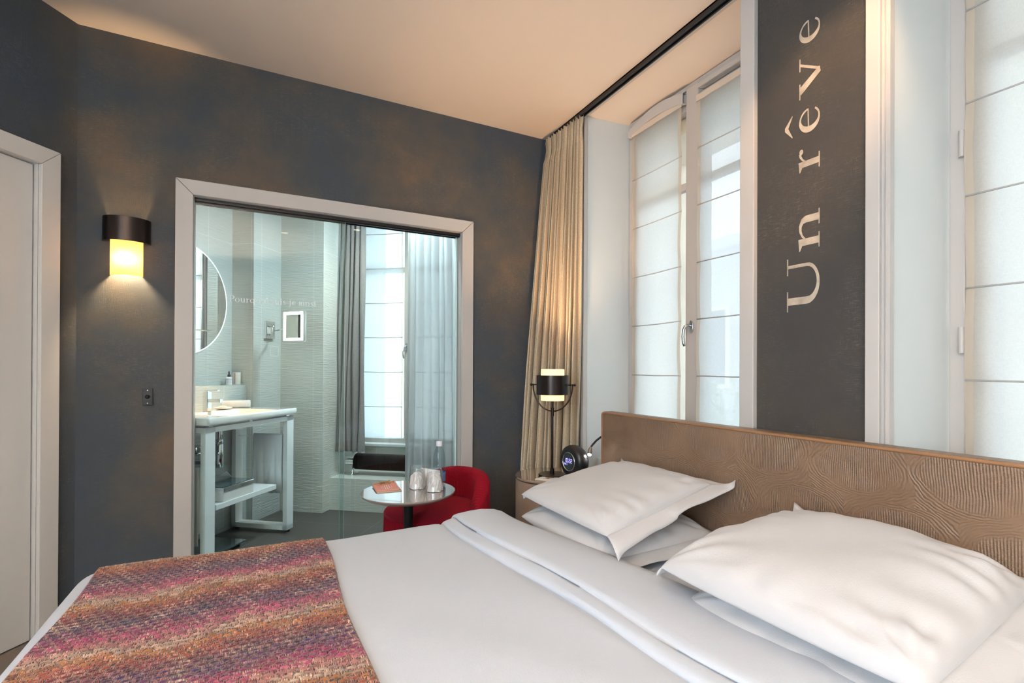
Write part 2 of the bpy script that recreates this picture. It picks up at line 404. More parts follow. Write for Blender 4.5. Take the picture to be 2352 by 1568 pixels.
# window wall: the pier between the windows, the piece by the corner, the piece beside the second window
PX = 1.83
mb = MB(); mb.box(PX, 2.62, .89, 1.425, FZ, CZ); obj('wall_pier', mb, M['pierwarmlit'], frame=1, **ST_)
mb = MB(); mb.box(PX, 2.62, 2.60, 3.16, FZ, CZ); obj('wall_right', mb, M['paint'], frame=1, **ST_)
mb = MB(); mb.box(PX, 2.62, -2.6, -.28, FZ, CZ); obj('wall_right_rear', mb, M['backwall'], frame=1, **ST_)
# splayed white reveals of the two windows and the low walls under them
def reveal(y0, y1):
    mb = MB()
    mb.prism([(PX+.002, y1, FZ), (2.19, y1-.035, FZ), (2.19, y1+.01, FZ), (PX+.002, y1+.01, FZ)], (0, 0, CZ-FZ))
    mb.prism([(PX+.002, y0, FZ), (2.19, y0+.035, FZ), (2.19, y0-.01, FZ), (PX+.002, y0-.01, FZ)], (0, 0, CZ-FZ))
    return mb
obj('wall_reveal', reveal(1.435, 2.60), M['reveal'], frame=1, **ST_)
obj('wall_reveal', reveal(-.27, .885), M['reveal'], frame=1, **ST_)
mb = MB(); mb.box(2.17, 2.62, 1.425, 2.6, FZ, .42); mb.box(2.17, 2.62, -.28, .89, FZ, .42); obj('wall_under_windows', mb, M['reveal'], frame=1, **ST_)
# lintels outside (stone) and outer reveals
mb = MB(); mb.box(2.24, 2.62, 1.425, 2.6, 2.52, CZ+.1); mb.box(2.24, 2.62, -.28, .89, 2.52, CZ+.1); obj('wall_lintels', mb, M['stone'], frame=1, **ST_)
mb = MB(); mb.box(2.24, 2.62, 2.50, 2.605, .42, 2.6); mb.box(2.24, 2.62, .80, .892, .42, 2.6); obj('wall_outer_reveals', mb, M['stone'], frame=1, **ST_)
# pilaster trims each side of the pier and beside the first window
def trimstrip(n, y0, y1):
    mb = MB(); mb.box(PX-.024, PX+.001, y0, y1, FZ, CZ); obj(n, mb, M['trimp'], bev=.003, frame=1, **ST_)
trimstrip('trim_1', 1.370, 1.437)
trimstrip('trim_2', .903, .947)
mb = MB(); mb.box(PX-.010, PX+.001, .884, .903, FZ, CZ); mb.box(PX-.024, PX+.001, .872, .885, FZ, CZ); obj('trim_3', mb, M['trimp'], frame=1, **ST_)
mb = MB(); mb.box(PX-.024, PX+.001, 2.585, 2.615, FZ, CZ); mb.box(PX-.012, PX+.001, 2.615, 2.66, FZ, CZ); obj('trim_4', mb, M['trimp'], bev=.002, frame=1, **ST_)
mb = MB(); mb.box(1.812, 1.832, -2.5, 2.95, CZ-.010, CZ); obj('trim_5', mb, M['trimp'], frame=1, **ST_)

# casing of the glass opening, mitred
def casing(name, xf, x0, x1, zt, w, z0, th, mat):
    g = .0012
    mb = MB(xf)
    def slab(poly): mb.prism([(p[0], 0, p[1]) for p in poly], (0, -th, 0))
    slab([(x0-w, z0), (x0, z0), (x0, zt-g), (x0-w, zt+w-g)])
    slab([(x1, z0), (x1+w, z0), (x1+w, zt+w-g), (x1, zt-g)])
    slab([(x0+g, zt), (x1-g, zt), (x1+w-g, zt+w), (x0-w+g, zt+w)])
    return obj(name, mb, mat, frame=1, bev=.0015, seg=1, **ST_)
casing('trim_6', lambda x, y, z: (x, 3.0+y, z), OX0, OX1, OZ, .076, FZ, .022, M['trimp'])
mb = MB(); mb.box(OX0-.01, OX0+.002, 3.0, 3.0+wt, FZ, OZ); mb.box(OX1-.002, OX1+.01, 3.0, 3.0+wt, FZ, OZ); mb.box(OX0, OX1, 3.0, 3.0+wt, OZ-.002, OZ+.012)
obj('trim_7', mb, M['winframe'], frame=1, **ST_)
casing('trim_8', lambda w, o, z: D(w, -o, z), .162, .96, 1.999, .077, FZ, .020, M['doorp'])
door = empty('door_1', D(.17, 0, FZ), kind='structure')
mb = MB(D); mb.box(.170, .955, -.065, -.018, FZ+.006, 1.994); obj('door_slab', mb, M['doorp'], door, bev=.002)
mb = MB(D); mb.box(.156, .164, -.115, .0, FZ, 2.0); mb.box(.156, .96, -.115, 0, 1.998, 2.006); obj('door_jamb', mb, M['doorp'], door)

# ---------------------------------------------------------------- sliding glass door
dg = empty('door_2', (.4, 3.05, 0), kind='structure')
mb = MB(); mb.box(OX0+.002, OX1-.002, 3.020, 3.085, OZ-.018, OZ-.002); obj('track', mb, M['blackmatte'], dg)
mb = MB(); mb.box(OX0+.002, OX1-.002, 3.030, 3.036, OZ-.024, OZ-.017); mb.box(OX0+.002, OX1-.002, 3.068, 3.074, OZ-.024, OZ-.017); obj('track_lip', mb, M['blackmetal'], dg)
p1 = obj('glass_panel', MB().box(OX0+.004, .418, 3.030, 3.038, -.0, OZ-.020), M['doorglass'], dg)
p2 = obj('glass_panel', MB().box(.398, OX1-.008, 3.064, 3.072, -.0, OZ-.020), M['doorglass'], dg)
obj('glass_edge', MB().box(.4180, .4192, 3.030, 3.038, 0, OZ-.020), M['edgeglass'], p1)
obj('glass_edge', MB().box(.3966, .3978, 3.064, 3.072, 0, OZ-.020), M['edgeglass'], p2)
mb = MB(); mb.box(OX1-.018, OX1-.008, 3.058, 3.078, 0, OZ-.02); obj('end_seal', mb, M['edgeglass'], p2)

# ---------------------------------------------------------------- lettering
def stroke(pts, ws):
    """polyline with per-point width -> polygon"""
    out = []; n = len(pts)
    Lf, Rt = [], []
    for i in range(n):
        a = pts[max(i-1, 0)]; b = pts[min(i+1, n-1)]
        dx, dy = b[0]-a[0], b[1]-a[1]; l = math.hypot(dx, dy) or 1
        w = ws[i]/2 if isinstance(ws, (list, tuple)) else ws/2
        Lf.append((pts[i][0]-dy/l*w, pts[i][1]+dx/l*w)); Rt.append((pts[i][0]+dy/l*w, pts[i][1]-dx/l*w))
    return [[Lf[i], Lf[i+1], Rt[i+1], Rt[i]] for i in range(n-1)]
def rect(x0, x1, y0, y1): return [[(x0, y0), (x1, y0), (x1, y1), (x0, y1)]]
def ring(cx, cy, rx, ry, tx, ty, a0, a1, n=26):
    q = []
    for i in range(n):
        A, Bq = R(a0+(a1-a0)*i/n), R(a0+(a1-a0)*(i+1)/n)
        f = lambda a, x, y: (cx+x*math.cos(a), cy+y*math.sin(a))
        q.append([f(A, rx, ry), f(Bq, rx, ry), f(Bq, rx-tx, ry-ty), f(A, rx-tx, ry-ty)])
    return q
def disc(cx, cy, rx, ry=None, n=14):
    ry = ry or rx; return [[(cx+rx*math.cos(2*PI*i/n), cy+ry*math.sin(2*PI*i/n)) for i in range(n)]]
T_, t_ = .12, .045
def serif(x, y, w=.26, h=.035): return rect(x-w/2, x+w/2, y-h/2, y+h/2)
def stem(x, y0, y1, w=T_): return rect(x-w/2, x+w/2, y0, y1)
def flag(x, y): return [[(x-T_/2, y-.10), (x-T_/2-.09, y-.03), (x-T_/2-.09, y-.01), (x+T_/2, y+.02), (x+T_/2, y-.10)]]
XH = .62
def arcpts(cx, cy, rx, ry, a0, a1, n=14): return [(cx+rx*math.cos(R(a0+(a1-a0)*i/n)), cy+ry*math.sin(R(a0+(a1-a0)*i/n))) for i in range(n+1)]
def lerp(a, b, n): return [a+(b-a)*i/(n-1) for i in range(n)]
G = {}
up = [(.2, .98)]+[(.2, .40)]+arcpts(.49, .37, .29, .33, 180, 360)+[(.78, .98)]
G['U'] = (serif(.2, .98, .34)+serif(.78, .98, .28)+stroke(up, [T_, T_]+[T_+(t_*1.2-T_)*i/14 if i != 7 else .085 for i in range(15)]+[t_*1.2]), 1.0)
G['n'] = (flag(.17, .62)+stem(.17, 0, .62)+serif(.17, .018)+serif(.56, .018)+stroke([(.21, .42), (.28, .52), (.36, .575), (.45, .58), (.53, .52), (.56, .42)], [.03, .05, .07, .085, .105, T_])+stem(.56, 0, .43), .74)
G['r'] = (flag(.17, .62)+stem(.17, 0, .62)+serif(.17, .018, .3)+stroke([(.21, .42), (.27, .52), (.34, .58), (.40, .59)], [.03, .045, .06, .08])+disc(.43, .555, .055, .06), .52)
_ea = lerp(10, 325, 34)
G['e'] = (stroke([(.335+.225*math.cos(R(a)), .31+.285*math.sin(R(a))) for a in _ea], [.045+.085*max(0, -math.cos(R(a+8)))**.9 for a in _ea])+[[(.10, .315), (.565, .335), (.575, .372), (.10, .350)]], .64)
G['v'] = (stroke([(.12, .60), (.36, .0)], [T_*1.1, T_*.9])+stroke([(.58, .60), (.36, .0)], [t_, t_])+serif(.12, .605, .27)+serif(.58, .605, .22), .70)
G['hat'] = ([[(.10, .70), (.12, .69), (.31, .83), (.50, .69), (.52, .70), (.34, .94), (.28, .94)]], 0)
G['P'] = (stem(.17, 0, 1)+serif(.17, .018, .32)+rect(.02, .35, .96, 1.0)+rect(.2, .36, .46, .50)+ring(.34, .73, .30, .27, .12, .045, -90, 90), .70)
G['o'] = (ring(.31, .31, .29, .33, .11, .04, 0, 360, 30), .66)
G['u'] = (stem(.17, .18, .60)+stroke([(.17, .20), (.20, .10), (.29, .035), (.38, .04), (.48, .12)], [T_, .11, .08, .06, .04])+stem(.53, 0, .62)+serif(.12, .605, .2)+serif(.48, .605, .2)+serif(.58, .018, .16), .72)
G['q'] = (ring(.31, .31, .28, .33, .11, .04, 0, 360, 30)+stem(.55, -.30, .60)+serif(.55, -.285, .28), .72)
G['i'] = (flag(.16, .62)+stem(.16, 0, .62)+serif(.16, .018, .28)+disc(.16, .86, .07), .36)
G['s'] = (stroke([(.40, .47), (.36, .57), (.25, .60), (.13, .54), (.11, .45), (.18, .36), (.32, .27), (.40, .17), (.36, .06), (.25, .02), (.13, .06), (.09, .17)], [.04, .05, .05, .07, .09, .11, .11, .09, .07, .05, .05, .04]), .50)
G['-'] = (rect(.04, .32, .25, .30), .38)
G['j'] = (flag(.17, .62)+stem(.17, -.05, .62)+stroke([(.17, -.03), (.16, -.16), (.10, -.26), (.0, -.29)], [T_, .10, .07, .05])+disc(.17, .86, .07), .36)
G['a'] = (stem(.42, .06, .45)+stroke([(.42, .43), (.38, .56), (.27, .60), (.14, .54)], [T_, .07, .045, .06])+disc(.13, .50, .055)+ring(.25, .17, .19, .19, .10, .04, 60, 300)+stroke([(.42, .08), (.49, .02), (.55, .05)], [.08, .06, .03]), .58)
G['.'] = (disc(.12, .05, .06), .26)
def put_glyph(mb, ch, f):
    for poly in G[ch][0]:
        PLY[0] += 1; d = (PLY[0] % 40)*6e-6      # layers of paint a hair apart
        pts = [f(x, y) for x, y in poly]
        mb.add([(p[0]-(d if mb is wl else 0), p[1]-(0 if mb is wl else d), p[2]) for p in pts], [tuple(range(len(poly)))])
PLY = [0]

wl = MB()
BASEY, CAP, PXL = 1.112, .127, 1.8292
for ch, z0, z1, gx0, gx1 in (('U', 1.330, 1.537, .03, .92), ('n', 1.557, 1.705, .02, .69), ('r', 1.858, 1.948, .02, .49), ('e', 2.005, 2.098, .06, .60), ('v', 2.140, 2.296, -.01, .69), ('e', 2.345, 2.432, .06, .60)):
    k = (z1-z0)/(gx1-gx0)
    f = lambda x, y, z0=z0, k=k, gx0=gx0: (PXL, BASEY+y*CAP, z0+(x-gx0)*k)
    put_glyph(wl, ch, f)
    if ch == 'e' and z0 < 2.1:
        kk = .092/.44
        put_glyph(wl, 'hat', lambda x, y: (PXL, BASEY+(y+.14)*CAP, 2.005+(x-.10)*kk))
pier = bpy.data.objects['wall_pier']
obj('lettering', wl, M['paintink'], pier, label='large cream painted letters reading upwards')
tx = MB(); x = 0.0; text = 'Pourquoi suis-je ainsi...'
adv = sum((G[c][1] if c != ' ' else .30) for c in text); sc = .463/adv
for c in text:
    if c == ' ': x += .30; continue
    put_glyph(tx, c, lambda a, b, x=x: (-.173+(x+a)*sc, 3.0288, 1.459+b*.0345)); x += G[c][1]
obj('glass_lettering', tx, M['frost'], p1, label='small white serif lettering on the glass')

# ---------------------------------------------------------------- windows
def window(name, y0, y1, handle=True, hinges=False):
    """two-leaf casement between y0 (near) and y1 (far); the meeting stiles stand in the middle"""
    w = empty(name, (2.18, (y0+y1)/2, .42), kind='structure'); ym = (y0+y1)/2; fx0, fx1 = 2.155, 2.235
    mb = MB(); mb.box(fx0-.005, fx1, y1-.045, y1, .42, CZ); mb.box(fx0-.005, fx1, y0, y0+.045, .42, CZ); mb.box(fx0, fx1, y0, y1, 2.665, CZ); mb.box(fx0, fx1, y0, y1, .42, .47)
    obj('outer_frame', mb, M['winframe'], w, bev=.004)
    for a, b in ((y0+.047, ym-.002), (ym+.002, y1-.047)):
        mb = MB(); mb.box(fx0+.008, fx1-.01, a, a+.075 if a < ym-.1 else a+.055, .475, 2.66); mb.box(fx0+.008, fx1-.01, b-.055 if b < ym+.1 else b-.075, b, .475, 2.66)
        mb.box(fx0+.012, fx1-.015, a, b, 2.60, 2.66); mb.box(fx0+.012, fx1-.015, a, b, .475, .56); mb.box(fx0+.025, fx1-.02, a+.05, b-.05, 2.150, 2.192)
        s = obj('sash', mb, M['winframe'], w, bev=.003)
        obj('window_pane', MB().box(2.203, 2.207, a+.05, b-.05, .54, 2.62), M['glass'], s)
    mb = MB(); mb.box(fx0-.022, fx0+.02, ym-.042, ym+.046, .475, 2.70); obj('meeting_stile', mb, M['winframe'], w, bev=.004)
    # arched pelmet board over the far leaf, straight double rail over the near one
    n = 22; ya, yb = ym+.05, y1-.03; arc = lambda i, h: (ya+(yb-ya)*i/n, h+.052*math.sin(PI*(.10+.90*i/n)))
    poly = [(2.112, a, z) for a, z in [arc(i, 2.660) for i in range(n+1)]]
    poly += [(2.112, yb-(yb-ya)*i/n, 2.618+.030*math.sin(PI*(1-i/n)*1.0)) for i in range(n+1)]
    q = MB(); nn = n+1
    q.grid([[poly[i], (2.140, poly[i][1], poly[i][2]), (2.140, poly[2*nn-1-i][1], poly[2*nn-1-i][2]), poly[2*nn-1-i], poly[i]] for i in range(nn)])
    obj('arched_board', q, M['trimp'], w)
    mb = MB(); mb.box(2.128, 2.156, y0+.02, ym-.04, 2.664, 2.69); mb.box(2.138, 2.156, y0+.02, y1-.02, 2.695, 2.72); obj('top_rail', mb, M['winframe'], w, bev=.002)
    if handle:
        hy = ym-.002
        mb = MB(); mb.lathe([(.013, 0), (.0155, .004), (.0155, .010), (.013, .012)], (2.134, hy, 1.344), 24, (-1, 0, 0)); v = np.array(mb.v); v[:, 2] = (v[:, 2]-1.344)*2.3+1.344; mb.v = [tuple(p) for p in v]
        h = obj('window_handle', mb, M['satin'], w, smooth=True, angle=40)
        pts = [(2.124, hy, 1.352), (2.098, hy, 1.352), (2.086, hy+.004, 1.345), (2.080, hy+.009, 1.328), (2.078, hy+.012, 1.29), (2.080, hy+.010, 1.252), (2.083, hy+.006, 1.236)]
        obj('lever', MB().tube(pts, [.008, .008, .0085, .008, .009, .0085, .006], 12), M['satin'], h, smooth=True)
    if hinges:
        for z in (1.885, 1.209):
            obj('hinge', MB().tube([(2.138, y1-.040, z-.045), (2.138, y1-.040, z), (2.138, y1-.040, z+.045)], .009, 12), M['winframe'], w, smooth=True, angle=40)
        mb = MB(); mb.tube([(2.134, y1-.062, 2.03), (2.132, y1-.050, 1.92)], .0014, 6); mb.tube([(2.134, y1-.062, 2.03), (2.134, y1-.068, 2.6)], .0014, 6); obj('pull_cord', mb, M['outlet'], w)
    return w
window('window_1', 1.455, 2.56, True)
window('window_2', -.26, .855, True, True)

def blind(ya, yb, x, ztop, rods, zbot, label, group=None, xf=None, fab='blind', hemw=.022):
    """roman blind hanging between ya<yb; fabric bellies slightly between its rods"""
    o = empty('roman_blind', (xf or (lambda *a: a))(x, (ya+yb)/2, zbot), label, 'blind', group)
    lv = [ztop]+list(rods)+[zbot]
    P = []; ny = 26
    zs = []
    for a, b in zip(lv[:-1], lv[1:]):
        for i in range(8): zs.append((a+(b-a)*i/8, i/8))
    zs.append((zbot, 0)); 
    def pt(y, z, ph, dx=0):
        return (x+dx-.007*math.sin(PI*ph)-.0022*math.sin(y*41+z*3.1)*math.sin(PI*ph), y+.002*math.sin(z*9+y*5), z-.003*math.sin(PI*(y-ya)/(yb-ya)))
    for i in range(ny+1):
        y = ya+hemw+(yb-ya-2*hemw)*i/ny
        P.append([pt(y, z, ph) for z, ph in zs])
    obj('blind_fabric', MB(xf).grid(P), M[fab], o, smooth=True)
    mb = MB(xf)
    mb.grid([[pt(y, z, ph, -.001) for z, ph in zs] for y in (ya, ya+hemw/2, ya+hemw+.001)]); mb.grid([[pt(y, z, ph, -.001) for z, ph in zs] for y in (yb-hemw-.001, yb-hemw/2, yb)])
    obj('side_hem', mb, M['blindhem'], o, smooth=True)
    for z in rods:
        obj('blind_rod', MB(xf).tube([(x-.004, ya, z), (x-.004, (ya+yb)/2, z-.003), (x-.004, yb, z)], .0033, 8), M['trimp'], o, smooth=True)
    mb = MB(xf); mb.box(x-.012, x-.006, ya-.004, yb+.004, ztop-.022, ztop+.012); obj('heading_band', mb, M['beigeband'], o, bev=.002)
    return o
M['beigeband'] = plain('blind_heading', (.68, .58, .47), .9, bump=.3, bscale=300)
RZ = (2.327, 2.012, 1.697, 1.384, 1.072)
blind(2.078, 2.495, 2.128, 2.632, RZ, .60, 'sheer cream roman blind on the window leaf nearest the beige curtain', 'bedroom roman blinds')
blind(1.500, 1.962, 2.128, 2.606, RZ, .60, 'sheer cream roman blind between the window handle and the lettered dark pier', 'bedroom roman blinds')
blind(.345, .800, 2.128, 2.606, RZ, .60, 'sheer cream roman blind at the right edge beyond the white reveal', 'bedroom roman blinds')
blind(-.215, .250, 2.128, 2.606, RZ, .60, 'sheer cream roman blind on the near leaf, outside the right edge', 'bedroom roman blinds')

# ---------------------------------------------------------------- curtain track and beige curtain
mb = MB(); mb.box(1.760, 1.768, -2.2, 2.93, CZ-.026, CZ); mb.box(1.788, 1.796, -2.2, 2.93, CZ-.026, CZ); mb.box(1.760, 1.796, -2.2, 2.93, CZ-.008, CZ); mb.box(1.774, 1.782, -2.2, 2.93, CZ-.018, CZ)
obj('curtain_track', mb, M['blackmatte'], label='black curtain track running along the ceiling above the windows', cat='curtain track')
cur = empty('curtain', (1.70, 2.76, FZ), 'beige linen pleated curtain gathered in the corner behind the table lamp', 'curtain')
def curtain_pts(n, zs, top, bot, npl, amp_t, amp_b, seed, flare=1.0):
    rg = np.random.default_rng(seed); ph = np.cumsum(rg.uniform(.7, 1.3, npl*2+2)); ph = ph/ph[-1]
    P = []
    for i in range(n+1):
        u = i/n
        k = np.interp(u, np.concatenate([[0], ph]), np.arange(len(ph)+1))*PI
        row = []
        for z, w in zs:
            a = Vector(top[0]).lerp(Vector(top[1]), u); b = Vector(bot[0]).lerp(Vector(bot[1]), u)
            p = a.lerp(b, w**flare); d = (Vector(bot[1])-Vector(bot[0])).normalized(); nrm = Vector((-d.y, d.x, 0))
            if nrm.x > 0: nrm = -nrm
            amp = amp_t+(amp_b-amp_t)*min(1, w*1.4)
            off = math.sin(k)*amp + amp*.35*math.sin(k*.5+w*2.0+seed)
            off += amp*.42*math.sin(k*1.31+w*6+seed)*w + amp*.25*math.sin(k*.73-w*9)*w
            sl = math.cos(k)*amp*.35
            row.append((p.x+nrm.x*off+d.x*sl, p.y+nrm.y*off+d.y*sl, z))
        P.append(row)
    return P
zt = 2.700
zs = [(zt-(zt-FZ-.01)*((i/44)**1.15), i/44) for i in range(45)]
P = curtain_pts(260, zs, ((1.742, 2.945, 0), (1.765, 2.545, 0)), ((1.515, 2.935, 0), (1.742, 2.572, 0)), 12, .017, .046, 3, 1.0)
# pinch of the gathered heading just under its top
for row in P:
    for j, (z, w) in enumerate(zs):
        x, y, zz = row[j]
        pinch = math.exp(-((zz-2.60)/.035)**2)*.55
        row[j] = (x*(1-pinch)+1.752*pinch+ (0.004*math.sin(y*400))*pinch, y, zz)
o = obj('curtain_drop', MB().grid(P), M['linen'], cur, smooth=True)
mb = MB()
for i in range(14):
    y = 2.56+.375*i/13; mb.tube([(1.762, y, 2.690), (1.774, y, 2.708), (1.779, y, 2.717)], .003, 6)
obj('curtain_glider', mb, M['blackmatte'], cur, kind='stuff')

light_block_curtain = empty('curtain', (1.76, -.1, FZ), 'added beige linen curtain, out of view, shading the near leaf of the second window', 'curtain')  # added out of view to hold back window light from the near pillows
P = curtain_pts(200, zs, ((1.760, .165, 0), (1.765, -.55, 0)), ((1.755, .165, 0), (1.765, -.56, 0)), 12, .022, .030, 5, 1.0)
obj('curtain_drop', MB().grid(P), M['linen'], light_block_curtain, smooth=True)

# ---------------------------------------------------------------- bed
bed = empty('bed', (.6, 1.12, FZ), 'upholstered double bed with brown reptile-embossed headboard', 'bed')
BX0, BX1, BY0, BY1 = -.44, 1.69, .22, 2.00
obj('box_spring', MB().box(BX0+.03, BX1, BY0+.03, BY1-.03, -.02, .17), M['leather'], bed, bev=.01)
obj('mattress', MB().box(BX0+.02, BX1, BY0+.01, BY1-.01, .17, .375), M['sheet'], bed, bev=.04, seg=4)
for sx in (BX0+.12, BX1-.12):
    for sy in (BY0+.12, BY1-.12): obj('leg', MB().lathe([(.022, 0), (.03, .08)], (sx, sy, FZ), 16), M['blackmatte'], bed)
obj('headboard', MB().box(1.705, 1.785, .20, 2.262, FZ+.02, .868), M['leather'], bed, bev=.014, seg=4)
pts = [(1.706, 2.256, .0)] + [(1.706, 2.256, .82)] + [(1.706, 2.24+.016*math.cos(a), .846+.016*math.sin(a)) for a in (0, .4, .8, 1.2, PI/2)] + [(1.706, y, .862) for y in np.linspace(2.2, .21, 12)]
obj('piping', MB().tube(pts, .0055, 10), M['piping'], bed, smooth=True)
# fitted sheet surface under the pillows
def nz(x, y, s=1.0, seed=0):
    return (math.sin(x*2.1*s+1.3+seed)*math.cos(y*1.7*s+.4*seed)+.5*math.sin(x*4.7*s+y*3.9*s+seed)+.25*math.sin(x*9.1*s-y*7.3*s+2*seed))/1.75
def drape(x0, x1, y0, y1, top, r, hang, nx, ny, zf, hx0=None, hx1=None, wav=.006):
    """cloth over a box; returns grid of points. hang: how far it drops past the rounding on each side"""
    q = r*PI/2; hx0 = hang if hx0 is None else hx0; hx1 = hang if hx1 is None else hx1
    us = np.linspace(x0+r-q-hx0 if hx0 >= 0 else x0, x1-r+q+hx1 if hx1 >= 0 else x1, nx+1); vs = np.linspace(y0+r-q-hang, y1-r+q+hang, ny+1)
    cx0, cx1 = (x0+r if hx0 >= 0 else x0), (x1-r if hx1 >= 0 else x1)
    P = []
    for u in us:
        row = []
        for v in vs:
            cx = min(max(u, cx0), cx1); cy = min(max(v, y0+r), y1-r); ox, oy = u-cx, v-cy; d = math.hypot(ox, oy)
            if d < 1e-9: row.append((u, v, top+zf(u, v))); continue
            dx, dy = ox/d, oy/d
            if d < q: a = d/r; out, dn = r*math.sin(a), r*(1-math.cos(a))
            else: out, dn = r+.05*(d-q), r+(d-q)
            k = min(1, d/q); out += wav*k*math.sin(7*(u+v)+3*math.sin(5*u))*(.4+dn*3)
            row.append((cx+dx*out, cy+dy*out, top-dn+zf(cx, cy)*(1-k*.5)))
        P.append(row)
    return P
mb = MB(); mb.grid(drape(.80, 1.695, BY0-.005, BY1+.005, .388, .045, .10, 40, 70, lambda x, y: .004*nz(x, y, 3), -1, -1))
obj('fitted_sheet', mb, M['sheet'], bed, smooth=True)

def smooth01(t): t = max(0., min(1., t)); return t*t*(3-2*t)
DT = .452; DX0, DX1, DY0, DY1 = -.535, 1.03, .16, 2.045
def duv_z(x, y):
    z = .006*nz(x, y, 1.3)+.0035*nz(x, y, 3.1, 2)
    z += -.010*smooth01((.3-x)/.8)*0
    # slight tension creases running towards the near edge
    z += .0022*math.sin(26*(x*.75+y*.45)+3*nz(x, y, 1.2, 4))*math.exp(-((x-.55)/.28)**2)*smooth01((1.5-y)/1.0)
    ex = .690+.105*smooth01((1.95-y)/1.0)+.05*smooth01((1.1-y)/.8)
    z -= .014*math.exp(-((x-ex-.004)/.028)**2)
    return z
duv = empty('duvet', (.25, 1.1, .30), 'white cotton duvet spread smoothly over the bed', 'duvet')
mb = MB(); mb.grid(drape(DX0, .80, DY0, DY1, DT, .075, .30, 150, 190, duv_z, None, -1)); 
o = obj('duvet_cover', mb, M['sheet'], duv, smooth=True)
# turned-down band near the pillows: folded edge rises, with a soft lip
def edge_x(y): return .690+.105*smooth01((1.95-y)/1.0)+.05*smooth01((1.1-y)/.8)+.006*math.sin(y*6)
P = []; ny = 170
r = .075; q = r*PI/2; vs = np.linspace(DY0+r-q-.26, DY1+.006-r+q+.26, ny+1)
prof = [(0.030, -.045), (.006, -.030), (-.004, -.010), (-.006, .004), (.000, .013), (.010, .0165), (.032, .0165), (.046, .0150), (.0475, .0135), (.0485, .0200), (.053, .0275), (.066, .030), (.14, .034), (.20, .033), (.26, .026), (.30, .016), (.318, .0), (.322, -.02), (.31, -.05), (.29, -.07)]
for k, (dx, dz) in enumerate(prof):
    row = []
    for v in vs:
        cy = min(max(v, DY0+r), DY1+.006-r); oy = v-cy; d = abs(oy); s = 1 if oy > 0 else -1
        if d < q: a = d/r; out, dn = r*math.sin(a), r*(1-math.cos(a))
        else: out, dn = r+.04*(d-q), r+(d-q)
        kk = 1-.0*min(1, d/q)
        x = edge_x(cy)+dx*(1.0 if dx < .05 else 1.0+.12*math.sin(cy*2.2)) + .004*math.sin(cy*11+k)
        rise = dz+(.005*nz(x, cy, 2.2, 5) if 11 < k < 15 else 0)
        yy = cy+s*out if d > 0 else cy
        # on the hanging part the thickness points sideways
        ang = min(d/r, PI/2) if d > 0 else 0
        row.append((x, yy+s*rise*math.sin(ang), DT-dn+rise*math.cos(ang)+duv_z(min(x, .8), cy)*.6))
    P.append(row)
obj('turned_down_sheet', MB().grid(P), M['sheet'], duv, smooth=True, label='folded-back sheet band')
P = []
for k, (dx, dz) in enumerate([(-.02, -.002), (0.01, .003), (.05, -.006)]): pass

